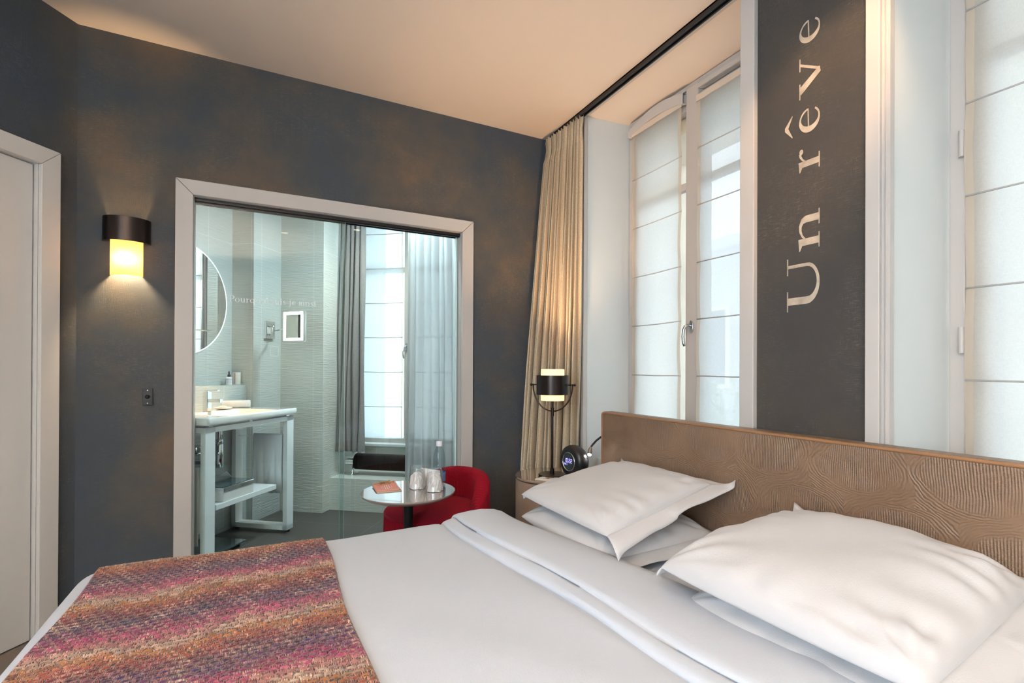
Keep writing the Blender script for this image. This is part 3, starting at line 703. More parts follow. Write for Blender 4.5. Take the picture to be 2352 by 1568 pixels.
# ---------------------------------------------------------------- pillows
def pillow(name, c00, c10, c11, c01, H, seed, label, fl=.06, wr=1.35, droop=.03, low=.55, ear=.025, tip=0.0):
    """oxford pillow; c00 front near, c10 front far, c11 back far, c01 back near. The wide flange shows along the near side
    (c00-c01) and at the back; the front rolls over full and round"""
    C4 = [Vector(p) for p in (c00, c10, c11, c01)]
    nrm = ((C4[1]-C4[0]).cross(C4[3]-C4[0])).normalized()
    if nrm.z < 0: nrm = -nrm
    cen = sum(C4, Vector())/4
    o = empty(name, (cen.x, cen.y, min(p.z for p in C4)), label, 'pillow', 'white oxford pillows at the headboard')
    cu = (C4[1]-C4[0]+C4[2]-C4[3])/2; cv = (C4[3]-C4[0]+C4[2]-C4[1])/2; pull = .030
    def base(u, v):
        a, b = (u+1)/2, (v+1)/2
        p = C4[0]*(1-a)*(1-b)+C4[1]*a*(1-b)+C4[2]*a*b+C4[3]*(1-a)*b
        return p - cu*(pull*u*abs(u)*(1-v*v)*.8) - cv*(pull*v*abs(v)*(1-u*u)*.8)
    fu = 2*fl/cu.length; fv = 2*fl/cv.length
    def inner(u, v):
        # body outline: rounded corners, full to the outline in front, held back by the flange on the other sides
        c = .085; ur = u*math.sqrt(1-c*v*v); vr = v*math.sqrt(1-c*u*u)
        U = -1+fu+(ur+1)/2*(2-fu-.35*fu); V = -1+.012+(vr+1)/2*(2-fv*.8)
        return U, V
    n = 72
    def top(u, v, sgn):
        e = max(0, (1-abs(u)**3.4))*max(0, (1-abs(v)**3.4)); h = H*(e**.42); w = 0
        if sgn > 0:
            for (cu_, cv_) in ((-1, -1), (1, -1), (1, 1), (-1, 1)):
                du, dv = u-cu_, v-cv_; rr = math.hypot(du, dv); an = math.atan2(dv, du)
                w += .0040*math.sin(an*13+seed+cu_*2+cv_)*math.exp(-(rr/.55)**2)*smooth01(rr/.22)
            side = 1.0 if u < 0 else .35
            w += side*.0034*math.sin(19*v+3*u+seed+1.5*math.sin(5*v+seed))*math.exp(-((1-abs(u))/.40)**2)
            w += .0018*math.sin(15*u+2*v+seed+1.3*math.sin(4*u))*math.exp(-((1-abs(v))/.22)**2)
            w += .006*nz(u, v, 1.1, seed)
            w *= min(1, e*3)*wr
        else: h *= -low
        return h+w
    P = []; Q = []; g = [math.sin(PI/2*(-1+2*i/n)) for i in range(n+1)]
    for u in g:
        P.append([]); Q.append([])
        for v in g:
            b = base(*inner(u, v)); P[-1].append(b+nrm*top(u, v, 1)); Q[-1].append(b+nrm*top(u, v, -1))
    mb = MB(); mb.grid(P); mb.grid(Q); bmat = M['pillow']
    body = obj('pillow_body', mb, bmat, o, smooth=True)
    # flange along near side (u=-1) from front corner to back corner, then along the back (v=1), fading at the far side
    path = [((-1, -1+2*i/60), (-1, -1+2*i/60)) for i in range(61)]+[((-1+2*i/60, 1), (-1+2*i/60, 1)) for i in range(1, 61)]+[((1, 1-2*i/60), (1, 1-2*i/60)) for i in range(1, 61)]
    rows = []
    for q, ((u, v), (u2, v2)) in enumerate(path):
        t = q/(len(path)-1); row = []; ui, vi = inner(u*.985, v*.985); fd = 1.0 if u < .99 else tip+(1-tip)*smooth01((v+1)/.6)
        for j in range(7):
            s = j/6; U, V = ui+(u2-ui)*s*fd, vi+(v2-vi)*s*fd; p = base(U, V); cn = (abs(U*V))**10
            if u < -.99 and v < 0: cnr = cn; dz = -droop*s*s*1.0-1.2*droop*cnr
            elif v > .99: dz = -droop*.3*s+ear*cn
            else: dz = -droop*.7*s*s+ear*.6*cn*(v > 0)
            dz += .0055*s*math.sin(t*26+seed)+.003*s*math.sin(t*61+seed)
            row.append(p+nrm*dz)
        rows.append(row)
    fo = obj('flange', MB().grid(rows), bmat, body, smooth=True)
    sm = fo.modifiers.new('thick', 'SOLIDIFY'); sm.thickness = .0035; sm.offset = 0
    return o
pillow('pillow', (1.015, 1.29, .440), (1.005, 1.975, .447), (1.66, 1.985, .47), (1.685, 1.345, .430), .070, 1.0, 'lower white pillow of the far stack, under the tilted one', droop=.012, low=.6)
pillow('pillow', (1.03, 1.285, .525), (1.005, 1.975, .542), (1.668, 2.035, .622), (1.668, 1.340, .655), .066, 2.3, 'upper white pillow of the far stack by the nightstand', droop=.028, low=.35, wr=1.0, ear=.03)
pillow('pillow', (.985, .30, .440), (1.02, 1.055, .445), (1.66, 1.04, .46), (1.67, .32, .44), .080, 3.1, 'lower white pillow of the near stack, mostly hidden at lower right', droop=.012, low=.6)
pillow('pillow', (.99, .345, .545), (.975, 1.085, .545), (1.655, 1.09, .622), (1.665, .395, .60), .097, 4.4, 'large puffed upper pillow of the near stack at lower right', fl=.07, wr=1.9, droop=.035, low=.35, ear=.03, tip=.45)

# ---------------------------------------------------------------- throw blanket: coarse basket weave
def throw():
    X0, X1, Y0, Y1 = -.475, .215, .10, 2.0
    step = .0026
    xs = np.arange(X0, X1+1e-6, step); ext = .035
    hang = .06
    vs = np.arange(DY0+.075-.1178-.02, Y1+.055, step)
    XX, VV = np.meshgrid(xs, vs, indexing='ij')
    cw, ch = .0225, .0190       # cell size of the weave
    skew = .10*(XX-X0)
    row = np.floor((VV+.010*np.sin(XX*9))/ch*1.0).astype(int); fv = (VV+.010*np.sin(XX*9))/ch-row
    xo = XX+ (row % 2)*cw*.5; col = np.floor(xo/cw).astype(int); fu = xo/cw-col
    # weft float (horizontal coloured yarn) occupies the middle of each cell, warp bundle shows between floats
    wf = (np.abs(fu-.5) < .36) & (np.abs(fv-.5) < .30)
    hw = np.clip(1-((fu-.5)/.42)**2, 0, 1)**.6*np.clip(1-((fv-.5)/.235)**2, 0, 1)**.5
    fu2 = (XX+((row+1) % 2)*cw*.5)/cw; fu2 = fu2-np.floor(fu2)
    hp = np.clip(1-((fu2-.5)/.5)**2, 0, 1)**.5*(.55+.45*np.cos((fv-.0)*2*np.pi))
    weft = hw > hp*.95
    h = np.where(weft, hw*.0052, hp*.0045)
    def hsh(a, b, k): 
        v = np.sin(a*127.1+b*311.7+k*74.7)*43758.5453; return v-np.floor(v)
    pal = np.array([(.60,.43,.31),(.50,.19,.04),(.38,.075,.022),(.20,.012,.022),(.11,.018,.055),(.045,.018,.095),(.12,.022,.11),(.29,.014,.115),(.50,.055,.17),(.55,.24,.21)])
    per = .30
    ph = ((VV-2.0)/(-per)+.02*np.sin(XX*7)+ (hsh(col, row, 3)-.5)*.10) % 1.0
    ph = (ph+.035*np.sin(XX*19+VV*6)) % 1.0; idx = ph*len(pal); i0 = np.floor(idx).astype(int) % len(pal); i1 = (i0+1) % len(pal); f = (idx-np.floor(idx))[..., None]; f = np.clip((f-.3)/.4, 0, 1)
    wcol = pal[i0]*(1-f)+pal[i1]*f
    wcol = wcol*(.50+.55*hsh(col, row, 1))[..., None]
    warm = np.array([.60, .40, .26]); dark = np.array([.06, .045, .04])
    mcol = hsh(np.floor(XX/cw*2), 0*row, 9)
    hsh2 = hsh(col, row, 5)
    bigc = .5+.15*np.sin(XX*31+1.0+1.6*np.sin(VV*5))+.13*np.sin(XX*57+2-1.9*np.sin(VV*4))
    bigc = np.clip(bigc+.9*(hsh(col, np.floor(row/2), 4)-.5), 0, 1)[..., None]
    cream = np.array([.66, .47, .33]); burg = np.array([.30, .075, .065]); grey = np.array([.20, .15, .14])
    k1 = np.clip(bigc*2, 0, 1); k2 = np.clip(bigc*2-1, 0, 1)
    warp = (grey*(1-k1)+burg*k1)*(1-k2)+cream*k2
    warp = warp*(.6+.7*hsh2)[..., None]
    warp = warp*.60+wcol*.40
    colr = np.where(weft[..., None], wcol, warp)*.88
    # drape
    r = .075+.004; q = r*PI/2; y0c = DY0+.075; y1c = DY1-.075
    cy = np.clip(VV, y0c, y1c); o = VV-cy; d = np.abs(o); s = np.sign(o)
    a = np.clip(d/r, 0, PI/2); out = r*np.sin(a)+np.maximum(d-q, 0)*.05; dn = r*(1-np.cos(a))+np.maximum(d-q, 0)
    # lies on the duvet
    dz = .006*((np.sin(XX*2.1*1.3+1.3)*np.cos(cy*1.7*1.3)+.5*np.sin(XX*4.7*1.3+cy*3.9*1.3)+.25*np.sin(XX*9.1*1.3-cy*7.3*1.3))/1.75)
    dz += .0035*((np.sin(XX*6.51+3.3)*np.cos(cy*5.27+.8)+.5*np.sin(XX*14.57+cy*12.09+2)+.25*np.sin(XX*28.21-cy*22.63+4))/1.75)
    h = h + .0080
    edge = np.minimum(np.minimum(XX-X0, X1-XX)/.008, 1); h = h*np.clip(edge, .15, 1)+ .001
    px = XX+.006*np.sin(VV*8)+.010*np.sin(VV*2.3+1)*(XX-X0)/(X1-X0)
    py = cy+s*(out+h*np.sin(a)); pz = DT-dn+dz+h*np.cos(a)
    V = np.stack([px, py, pz], -1).reshape(-1, 3)
    nx, nv = XX.shape; I = np.arange(nx*nv).reshape(nx, nv)
    F = np.stack([I[:-1, :-1], I[1:, :-1], I[1:, 1:], I[:-1, 1:]], -1).reshape(-1, 4)
    me = bpy.data.meshes.new('throw_blanket'); me.vertices.add(len(V)); org = np.array((-.13, 1.1, .44)); me.vertices.foreach_set('co', (V-org).ravel())
    me.loops.add(F.size); me.loops.foreach_set('vertex_index', F.ravel()); me.polygons.add(len(F)); me.polygons.foreach_set('loop_start', np.arange(0, F.size, 4))
    me.update(calc_edges=True)
    at = me.color_attributes.new('yarn', 'FLOAT_COLOR', 'POINT'); c4 = np.concatenate([colr.reshape(-1, 3), weft.reshape(-1, 1).astype(float)], 1); at.data.foreach_set('color', c4.ravel().astype(np.float32))
    me.polygons.foreach_set('use_smooth', np.ones(len(F), bool))
    me.materials.append(M['throw'])
    o = bpy.data.objects.new('throw_blanket', me); o.location = tuple(org); COL.objects.link(o); OFF[o.name] = Vector(org)
    tag(o, 'chunky woven pink, orange and purple throw across the foot of the bed', 'throw')
    # loose wool fibres standing off the surface and the edges
    mb = MB(); rg = np.random.default_rng(5); Vg = V.reshape(nx, nv, 3)
    for k in range(1500):
        if k % 3 == 0: i, j = (nx-2 if k % 2 else 1), rg.integers(2, nv-2)
        elif k % 3 == 1: i, j = rg.integers(2, nx-2), nv-int(rg.integers(20, 60))
        else: i, j = rg.integers(2, nx-2), rg.integers(2, nv-2)
        p = Vector(Vg[i, j]); dr = Vector((rg.normal(), rg.normal(), abs(rg.normal())*.8)); 
        if k % 3 == 0: dr.x = abs(dr.x)*(1 if i > 5 else -1)
        dr = dr.normalized(); ln = rg.uniform(.003, .009); s2 = dr.cross(Vector((.3, .5, .8))).normalized()*.00022
        m1 = p+dr*ln*.5+Vector((0, 0, .0008)); e1 = p+dr*ln
        mb.add([p-s2, p+s2, m1+s2, m1-s2, e1], [(0, 1, 2, 3), (3, 2, 4)])
    fz = obj('wool_fuzz', mb, M['fuzz'], o, kind='stuff')
M['fuzz'] = plain('wool_fibre', (.55, .30, .32), .95)
throw()

# ---------------------------------------------------------------- nightstand and what stands on it
NX, NY, NZ = 1.495, 2.465, .490
ns = empty('nightstand', (NX, NY, FZ), 'round brown leather-look drum nightstand with glossy top beside the bed', 'nightstand')
obj('cabinet_body', MB().lathe([(.190, 0), (.205, .004), (.205, .56), (.200, .566)], (NX, NY, FZ+.005), 64), M['nightskin'], ns, smooth=True, angle=40)
obj('shadow_gap', MB().lathe([(.196, 0), (.196, .008)], (NX, NY, NZ-.020), 64), M['blackmatte'], ns)
obj('top', MB().lathe([(.205, 0), (.209, .002), (.209, .011), (.206, .013)], (NX, NY, NZ-.013), 72), M['nightglass'], ns, smooth=True, angle=14)
LX, LY, LZ = 1.478, 2.420, NZ
lamp = empty('table_lamp', (LX, LY, LZ), 'black metal table lamp with glowing cream shade in a dark ring band', 'lamp')
obj('base', MB().lathe([(.078, 0), (.080, .003), (.080, .012), (.076, .015), (.012, .017), (.011, .045), (.0065, .046)], (LX, LY, LZ), 48), M['bronze'], lamp, smooth=True, angle=14)
obj('pole', MB().lathe([(.0062, .04), (.0062, .345), (.009, .346), (.009, .395), (.0055, .396), (.0055, .47)], (LX, LY, LZ), 20), M['bronze'], lamp, smooth=True, angle=35)
ya = R(-26.7+ -22)   # yoke lies across the line of sight, its right end nearer
yd = Vector((math.cos(ya), math.sin(ya), 0)); c0 = Vector((LX, LY, 1.015)); rr = .118
pts = [c0+yd*rr*math.cos(a)+Vector((0, 0, 1))*1.28*rr*math.sin(a) for a in np.linspace(PI, 2*PI, 28)]
obj('yoke', MB().tube(pts, .0042, 10), M['bronze'], lamp, smooth=True)
for s in (-1, 1):
    mb = MB(); mb.tube([c0+yd*s*.090, c0+yd*s*.130], .0035, 8); mb.sphere(tuple(c0+yd*s*.130), .0078, 12, 8); mb.sphere(tuple(c0+yd*s*rr), .0062, 12, 8)
    obj('pivot_knob', mb, M['bronze'], lamp, smooth=True)
obj('inner_shade', MB().lathe([(.0655, -.090), (.067, -.088), (.067, .088), (.0655, .090)], c0, 40, caps=False), M['lampglow'], lamp, smooth=True, label='glowing cream glass cylinder')
mb = MB(); mb.lathe([(.0925, -.055), (.0925, .055), (.0905, .055), (.0905, -.055), (.0925, -.055)], c0, 56, caps=False)
obj('band', mb, M['bronze'], lamp, smooth=True, angle=40)
for s in (-1, 1): obj('spacer', MB().tube([c0+yd*s*.066, c0+yd*s*.092], .003, 6), M['bronze'], lamp)
obj('shade_holder', MB().lathe([(.062, -.002), (.062, .002)], c0+Vector((0, 0, -.07)), 24), M['bronze'], lamp)

# clock radio facing along the bed
CKX, CKY, CKZ = 1.572, 2.335, NZ+.094
ck = empty('alarm_clock', (CKX, CKY, NZ), 'round black alarm clock radio showing 10:22 on the nightstand', 'clock')
fa = R(263); fn = Vector((math.sin(fa), math.cos(fa), 0)); fs = Vector((0, 0, 1)).cross(fn).normalized()   # face normal, face right
cc = Vector((CKX, CKY, CKZ))
def ckp(r, s, z): return cc+fn*r+fs*s+Vector((0, 0, z))
prof = [(.060, -.045), (.078, -.038), (.0895, -.015), (.0925, .01), (.088, .030), (.074, .040), (.055, .041)]
mb = MB(); mb.lathe(prof, cc, 56, fn); obj('clock_body', mb, M['blackmatte'], ck, smooth=True, angle=50)
mb = MB(); mb.lathe([(.053, .0405), (.055, .044), (.050, .046), (.048, .042)], cc, 56, fn, caps=False); obj('bezel_ring', mb, M['satin'], ck, smooth=True)
scr = obj('screen', MB().lathe([(.049, .0405), (.049, .0420)], cc, 48, fn), M['lcdscreen'], ck)
SEG = {'0': 'abcdef', '1': 'bc', '2': 'abged', 'F': 'aefg', 'R': 'aefgbc', 'I': 'bc'}
def seg7(mb, ch, s0, z0, w, h, t):
    q = {'a': ((0, h), (w, h)), 'g': ((0, h/2), (w, h/2)), 'd': ((0, 0), (w, 0)), 'b': ((w, h/2), (w, h)), 'c': ((w, 0), (w, h/2)), 'f': ((0, h/2), (0, h)), 'e': ((0, 0), (0, h/2))}
    for k in SEG[ch]:
        (a, b), (c, d) = q[k]
        for poly in stroke([(s0+a, z0+b), (s0+c, z0+d)], t): mb.add([ckp(.0427, x, z) for x, z in poly], [(0, 1, 2, 3)])
mb = MB(); xs_ = -.034
for ch in '10:22':
    if ch == ':':
        for dz in (.006, .015):
            mb.add([ckp(.0427, xs_+a, dz+b-.004) for a, b in ((0, 0), (.0022, 0), (.0022, .0022), (0, .0022))], [(0, 1, 2, 3)])
        xs_ += .006; continue
    seg7(mb, ch, xs_, -.004, .0105, .021, .0024); xs_ += .0155 if ch != '1' else .0145
xs_ = -.036
for ch in 'FRI': seg7(mb, ch, xs_, -.020, .0055, .010, .0012); xs_ += .0085
obj('clock_digits', mb, M['lcd'], scr, label='violet lit digits 10:22')
# paper booklet with a small printed figure
bk = empty('booklet', (1.405, 2.345, NZ), 'small cream booklet with a red playing-card style print on the nightstand', 'booklet')
q = [Vector(p) for p in ((1.337, 2.372, 0), (1.395, 2.290, 0), (1.472, 2.318, 0), (1.440, 2.412, 0))]
mb = MB(); mb.prism([(p.x, p.y, NZ+.001) for p in q], (0, 0, .008)); obj('pages', mb, M['beigecard'], bk)
mb = MB(); mb.prism([(p.x, p.y, NZ+.009) for p in q], (0, 0, .001)); obj('cover', mb, M['paper'], bk)
for nm, mt, k in (('print', 'redink', 34), ('print', 'goldink', 22), ('print', 'greenink', 20)):
    mb = MB(); rg = np.random.default_rng(k)
    for i in range(k):
        a, b = rg.uniform(.2, .8), .5+rg.normal()*.10
        p = (q[0]*(1-a)+q[3]*a)*(1-b)+(q[1]*(1-a)+q[2]*a)*b; r_ = rg.uniform(.002, .004); mb.add([(p.x+r_*math.cos(t)*1.0, p.y+r_*math.sin(t), NZ+.0102+k*1e-6) for t in (0, 1.2, 2.5, 3.8, 5)], [(0, 1, 2, 3, 4)])
    obj(nm, mb, M[mt], bk)
# gooseneck reading light fixed to the headboard end
rl = empty('reading_light', (1.76, 2.27, .66), 'black gooseneck LED reading light curving out from the headboard end, lit', 'reading light')
gp = [(1.79, 2.285, .66), (1.782, 2.282, .708), (1.755, 2.276, .727), (1.71, 2.27, .722), (1.675, 2.268, .703), (1.645, 2.267, .678), (1.630, 2.266, .660)]
obj('gooseneck', MB().tube(gp, .0058, 10), M['blackmatte'], rl, smooth=True)
hd = Vector((-.45, -.35, -.82)).normalized(); hp_ = Vector((1.636, 2.267, .668))
obj('light_head', MB().lathe([(.0062, 0), (.011, .012), (.0125, .034), (.0115, .044)], hp_, 20, hd), M['satin'], rl, smooth=True, angle=50)
obj('led_tip', MB().lathe([(.0100, .0430), (.0085, .050), (.004, .053)], hp_, 20, hd), M['ledtip'], rl, smooth=True)
# wall socket in the reveal
so = empty('wall_socket', (1.955, 2.583, .50), 'square white wall socket low in the window reveal beside the headboard', 'socket')
obj('socket_plate', MB().box(1.915, 1.995, 2.574, 2.592, .455, .535), M['outlet'], so, bev=.003)
obj('socket_well', MB().lathe([(.020, 0), (.020, .0025)], (1.957, 2.575, .495), 24, (0, -1, 0)), M['blackmatte'], so)

# ---------------------------------------------------------------- wall light and switch plate
SX = -.608
sc_ = empty('wall_light', (SX, 3.0, 1.65), 'black and cream half-round wall light glowing beside the glass opening', 'wall light')
def half(rx, ry, n=40): return [(SX+rx*math.cos(a), 3.0-ry*math.sin(a)) for a in np.linspace(0, PI, n+1)]
def halfshell(rx, ry, z0, z1, th, y0=0.0):
    mb = MB(); A = half(rx, ry); Bq = half(rx-th, ry-th); rows = []
    for (a, b) in zip(A, Bq): rows.append([(a[0], a[1]-y0, z0), (a[0], a[1]-y0, z1), (b[0], b[1]-y0, z1), (b[0], b[1]-y0, z0), (a[0], a[1]-y0, z0)])
    mb.grid(rows); return mb
obj('band', halfshell(.0955, .070, 1.713, 1.829, .003), M['bronze'], sc_, smooth=True, angle=40)
obj('shade', halfshell(.0655, .050, 1.551, 1.800, .003), M['sconceglow'], sc_, smooth=True, angle=40, label='glowing cream curved shade')
obj('back_plate', MB().box(SX-.04, SX+.04, 2.988, 2.999, 1.60, 1.78), M['bronze'], sc_)
sw = empty('switch_plate', (-.5205, 2.998, .917), 'small black wall plate with round centre below the wall light', 'switch')
pl_ = obj('plate', MB().box(-.5415, -.4995, 2.992, 2.9995, .917, 1.000), M['blackmatte'], sw, bev=.0015)
mb = MB(); mb.lathe([(.010, 0), (.010, .003), (.006, .005), (.004, .010)], (-.5205, 2.992, .959), 20, (0, -1, 0)); obj('jack', mb, M['blackmetal'], pl_, smooth=True, angle=40)
for z in (.927, .991): obj('screw', MB().lathe([(.0022, 0), (.0022, .001)], (-.5205, 2.992, z), 10, (0, -1, 0)), M['satin'], pl_)

# ---------------------------------------------------------------- round table and its things
TX, TY, TZ = .606, 2.286, .530
tb = empty('side_table', (TX, TY, FZ), 'round taupe lacquered pedestal table between the bed and the red chair', 'table')
tp = obj('tabletop', MB().lathe([(.150, -.030), (.196, -.017), (.214, -.006), (.2165, -.002), (.2165, 0)], (TX, TY, TZ-.004), 96), M['taupeedge'], tb, smooth=True, angle=14)
obj('glass_top', MB().lathe([(.2165, 0), (.2185, .001), (.2185, .003), (.2165, .004)], (TX, TY, TZ-.004), 96), M['taupe'], tb, smooth=True, angle=14)
obj('post', MB().lathe([(.0225, FZ+.01), (.0225, TZ-.036)], (TX, TY, 0), 32), M['blackmetal'], tb, smooth=True, angle=40)
obj('foot_plate', MB().lathe([(.17, 0), (.172, .006), (.16, .010), (.03, .014)], (TX, TY, FZ), 64), M['blackmetal'], tb, smooth=True, angle=30)
def tumbler(x, y, lab, seed):
    o = empty('tumbler', (x, y, TZ), lab, 'glass', 'upturned tumblers on the round table')
    # upturned: mouth on the table, thick facetted base on top
    n = 40; outer = [(.0405, .000), (.0412, .004), (.0395, .030), (.0370, .060), (.0345, .085), (.0335, .100), (.031, .104)]
    inner = [(.029, .086), (.0335, .080), (.0355, .055), (.0380, .028), (.0392, .002)]
    vs = []; fs = []
    prof = outer+[(.0005, .104)]
    def rad(r, z, a):
        f = .0016*math.cos(a*9+ (PI if int(z/.025) % 2 else 0)); return r+(f if .02 < z < .095 else 0)
    rows = []
    for i in range(n):
        a = 2*PI*i/n; rows.append([(x+rad(r, z, a)*math.cos(a), y+rad(r, z, a)*math.sin(a), TZ+.0005+z) for r, z in prof] )
    mb = MB(); mb.grid(rows, True)
    rows = []
    for i in range(n):
        a = 2*PI*i/n; rows.append([(x+r*math.cos(a), y+r*math.sin(a), TZ+.0005+z) for r, z in [(.0405, 0)]+inner[::-1]+[(.0005, .087)]])
    mb.grid(rows, True); obj('glass_body', mb, M['clear'], o, smooth=True, angle=30)
    rg = np.random.default_rng(seed); rows = []
    for i in range(28):
        a = 2*PI*i/28; row = []
        for r, z in ((.037, .002), (.035, .014), (.033, .034), (.029, .058), (.016, .070), (.002, .076)):
            k = 1+.10*math.sin(a*5+z*90+seed)+.05*rg.normal(); row.append((x+r*k*math.cos(a), y+r*k*math.sin(a), TZ+z*(1+.06*math.sin(a*3+seed))))
        rows.append(row)
    obj('paper_napkin', MB().grid(rows, True), M['paper'], o)
tumbler(.657, 2.318, 'upturned drinking glass on the round table, left of the pair', 1)
tumbler(.717, 2.232, 'upturned drinking glass on the round table, right of the pair nearest the bed', 2)
mb = MB(); mb.prism([(.690, 2.345, TZ+.0005), (.768, 2.290, TZ+.0005), (.771, 2.294, TZ+.0005), (.693, 2.349, TZ+.0005)], (0, 0, .088))
v = np.array(mb.v); v[4:, 0] -= .004; v[4:, 1] += .010; v[[5, 6], 2] -= .012; mb.v = [tuple(p) for p in v]
obj('paper_card', mb, M['paper'], label='white folded paper card standing between the glasses and the water bottle', cat='card')
bx, by = .778, 2.352
bt = empty('water_bottle', (bx, by, TZ), 'clear plastic water bottle with pale cap on the round table', 'bottle')
pr = [(.020, 0), (.029, .004), (.031, .015), (.0295, .045), (.031, .060), (.0315, .100), (.0305, .103), (.0315, .107), (.031, .125), (.026, .155), (.017, .180), (.0125, .190), (.0125, .198)]
body = obj('bottle_body', MB().lathe(pr, (bx, by, TZ+.0005), 40), M['pet'], bt, smooth=True, angle=50)
obj('bottle_label', MB().lathe([(.0322, .018), (.0318, .045), (.0322, .062)], (bx, by, TZ), 40, caps=False), M['label'], body, smooth=True)
mb = MB(); mb.lathe([(.0145, .194), (.0145, .212), (.0135, .214)], (bx, by, TZ), 28); mb.lathe([(.0155, .190), (.0155, .194)], (bx, by, TZ), 28); obj('bottle_cap', mb, M['bottlecap'], bt, smooth=True, angle=40)
cd = empty('menu_card', (.52, 2.38, TZ), 'coral pink printed card tied with a bronze ribbon bow on the round table', 'card')
q = [Vector(p) for p in ((.471, 2.455, 0), (.586, 2.480, 0), (.572, 2.300, 0), (.462, 2.310, 0))]
mb = MB(); mb.prism([(p.x+.004, p.y-.006, TZ+.0005) for p in (Vector((.468, 2.47, 0)), Vector((.583, 2.478, 0)), Vector((.572, 2.292, 0)), Vector((.459, 2.298, 0)))], (0, 0, .002)); obj('under_card', mb, M['beigecard'], cd)
bow_z = TZ+.0030
rows = []
for i in range(9):
    a = i/8; row = []
    for j in range(9):
        b = j/8; p = (q[0]*(1-a)+q[1]*a)*(1-b)+(q[3]*(1-a)+q[2]*a)*b
        row.append((p.x, p.y, bow_z+.010*(1-b)*.6+.003*(2*a-1)**2))
    rows.append(row)
card = obj('card_face', MB().grid(rows), M['coral'], cd, smooth=True); sm = card.modifiers.new('t', 'SOLIDIFY'); sm.thickness = .0012
def cp(a, b, dz=.0004): p = (q[0]*(1-a)+q[1]*a)*(1-b)+(q[3]*(1-a)+q[2]*a)*b; return (p.x, p.y, bow_z+.006*(1-b)+.003*(2*a-1)**2+.0012+dz)
mb = MB()
for (a, b0, b1, w) in ((.30, .42, .72, .006), (.36, .40, .66, .006), (.44, .38, .80, .016), (.53, .36, .82, .016), (.62, .38, .74, .014), (.72, .42, .70, .006), (.96, .08, .94, .008)):
    mb.add([cp(a-w, b0), cp(a+w, b0), cp(a+w, b1), cp(a-w, b1)], [(0, 1, 2, 3)])
mb.add([cp(.06, .955), cp(.94, .955), cp(.94, .975), cp(.06, .975)], [(0, 1, 2, 3)]); obj('printed_lines', mb, M['whiteink'], card)
mb = MB()
for s in (-1, 1):
    c0b = Vector(cp(.5, .16, .004)); dirv = (Vector(cp(1, .16))-Vector(cp(0, .16))).normalized()
    pts = [c0b+dirv*s*.026*math.sin(t)*1.1+Vector((0, .007*math.sin(2*t), .010*abs(math.sin(t))*math.sin(t/2+.2))) for t in np.linspace(0, PI, 14)]
    mb.tube(pts, .0021, 6)
    mb.tube([c0b, c0b+dirv*s*.015+Vector((0, -.014, .001)), c0b+dirv*s*.024+Vector((0, -.026, .0))], .0018, 6)
    mb.tube([c0b, c0b+dirv*s*.055+Vector((0, 0, -.002))], .0014, 6)
mb.sphere(tuple(Vector(cp(.5, .16, .005))), .005, 10, 8); obj('ribbon_bow', mb, M['gold'], cd, smooth=True)

# ---------------------------------------------------------------- red corduroy barrel chair
KX, KY = .825, 2.535
ch = empty('tub_chair', (KX, KY, FZ), 'low crimson corduroy tub chair behind the round table', 'chair')
def rib(k): return .0042*abs(math.sin(k))**.8
mb = MB(); rows = []; n = 720; NR = 64; RS = .272
for i in range(n):
    a = 2*PI*i/n; g = rib(a*NR); row = []
    for r, z in ((RS-.03, FZ+.03), (RS-.008, FZ+.05), (RS, .05), (RS, .28), (RS-.003, .345), (RS-.006, .352)):
        row.append((KX+(r+g)*math.cos(a), KY+(r+g)*math.sin(a), z))
    rows.append(row)
mb.grid(rows, True); obj('seat_base', mb, M['corduroy'], ch, smooth=True)
mb = MB(); mb.tube([(KX+(RS-.002)*math.cos(2*PI*i/90), KY+(RS-.002)*math.sin(2*PI*i/90), .352) for i in range(90)], .0055, 8, closed=True); obj('seat_piping', mb, M['corduroy'], ch, smooth=True)
# cushion top: ribs run from the front edge to the back, fanning a little
fdir = R(205); F2 = Vector((math.cos(fdir), math.sin(fdir), 0)); G2 = Vector((-F2.y, F2.x, 0))
rows = []; nr, na = 110, 700
for j in range(nr+1):
    r = (RS-.004)*j/nr; row = []
    for i in range(na+1):
        a = 2*PI*i/na; x, y = r*math.cos(a), r*math.sin(a); gg = x*G2.x+y*G2.y; ff = x*F2.x+y*F2.y
        z = .354+.034*(1-(j/nr)**3.2)+.0040*abs(math.sin((gg*(1+.6*ff))*PI/.0115))**.8
        row.append((KX+x, KY+y, z))
    rows.append(row)
obj('seat_cushion', MB().grid(rows), M['corduroy'], ch, smooth=True)
# wrap-round back: low at the arm ends, highest behind
bc = R(25); rows = []; nb = 1300; span = R(86)
for i in range(nb+1):
    t = -1+2*i/nb; a = bc+t*span; hh = .385+.150*(1-abs(t)**3.0)+.0; hh = max(hh, .345)
    ends = (1-abs(t)**14); th = .030*ends+.006
    g = rib(i/nb*2*span*NR)*.8
    ro = RS+.010; row = []
    pr_ = [(ro-2*th, .34, 1), (ro-2*th-.004, hh-.05, 1)] + [(ro-th+ (th)*math.cos(b), hh-.022+.024*math.sin(b), 1) for b in np.linspace(PI, 0, 9)] + [(ro+.002, hh-.06, 1), (ro, .25, 1), (ro-.004, .02, 1), (ro-.012, FZ+.04, 1)]
    for r, z, _ in pr_:
        sgn = -1 if r < ro-th else 1
        row.append((KX+(r+sgn*g)*math.cos(a), KY+(r+sgn*g)*math.sin(a), z+(g if abs(z-hh) < .03 else 0)))
    rows.append(row)
mb = MB(); mb.grid(rows)
for row in (rows[0], rows[-1]): mb.add(row, [tuple(range(len(row)))])
obj('backrest', mb, M['corduroy'], ch, smooth=True)
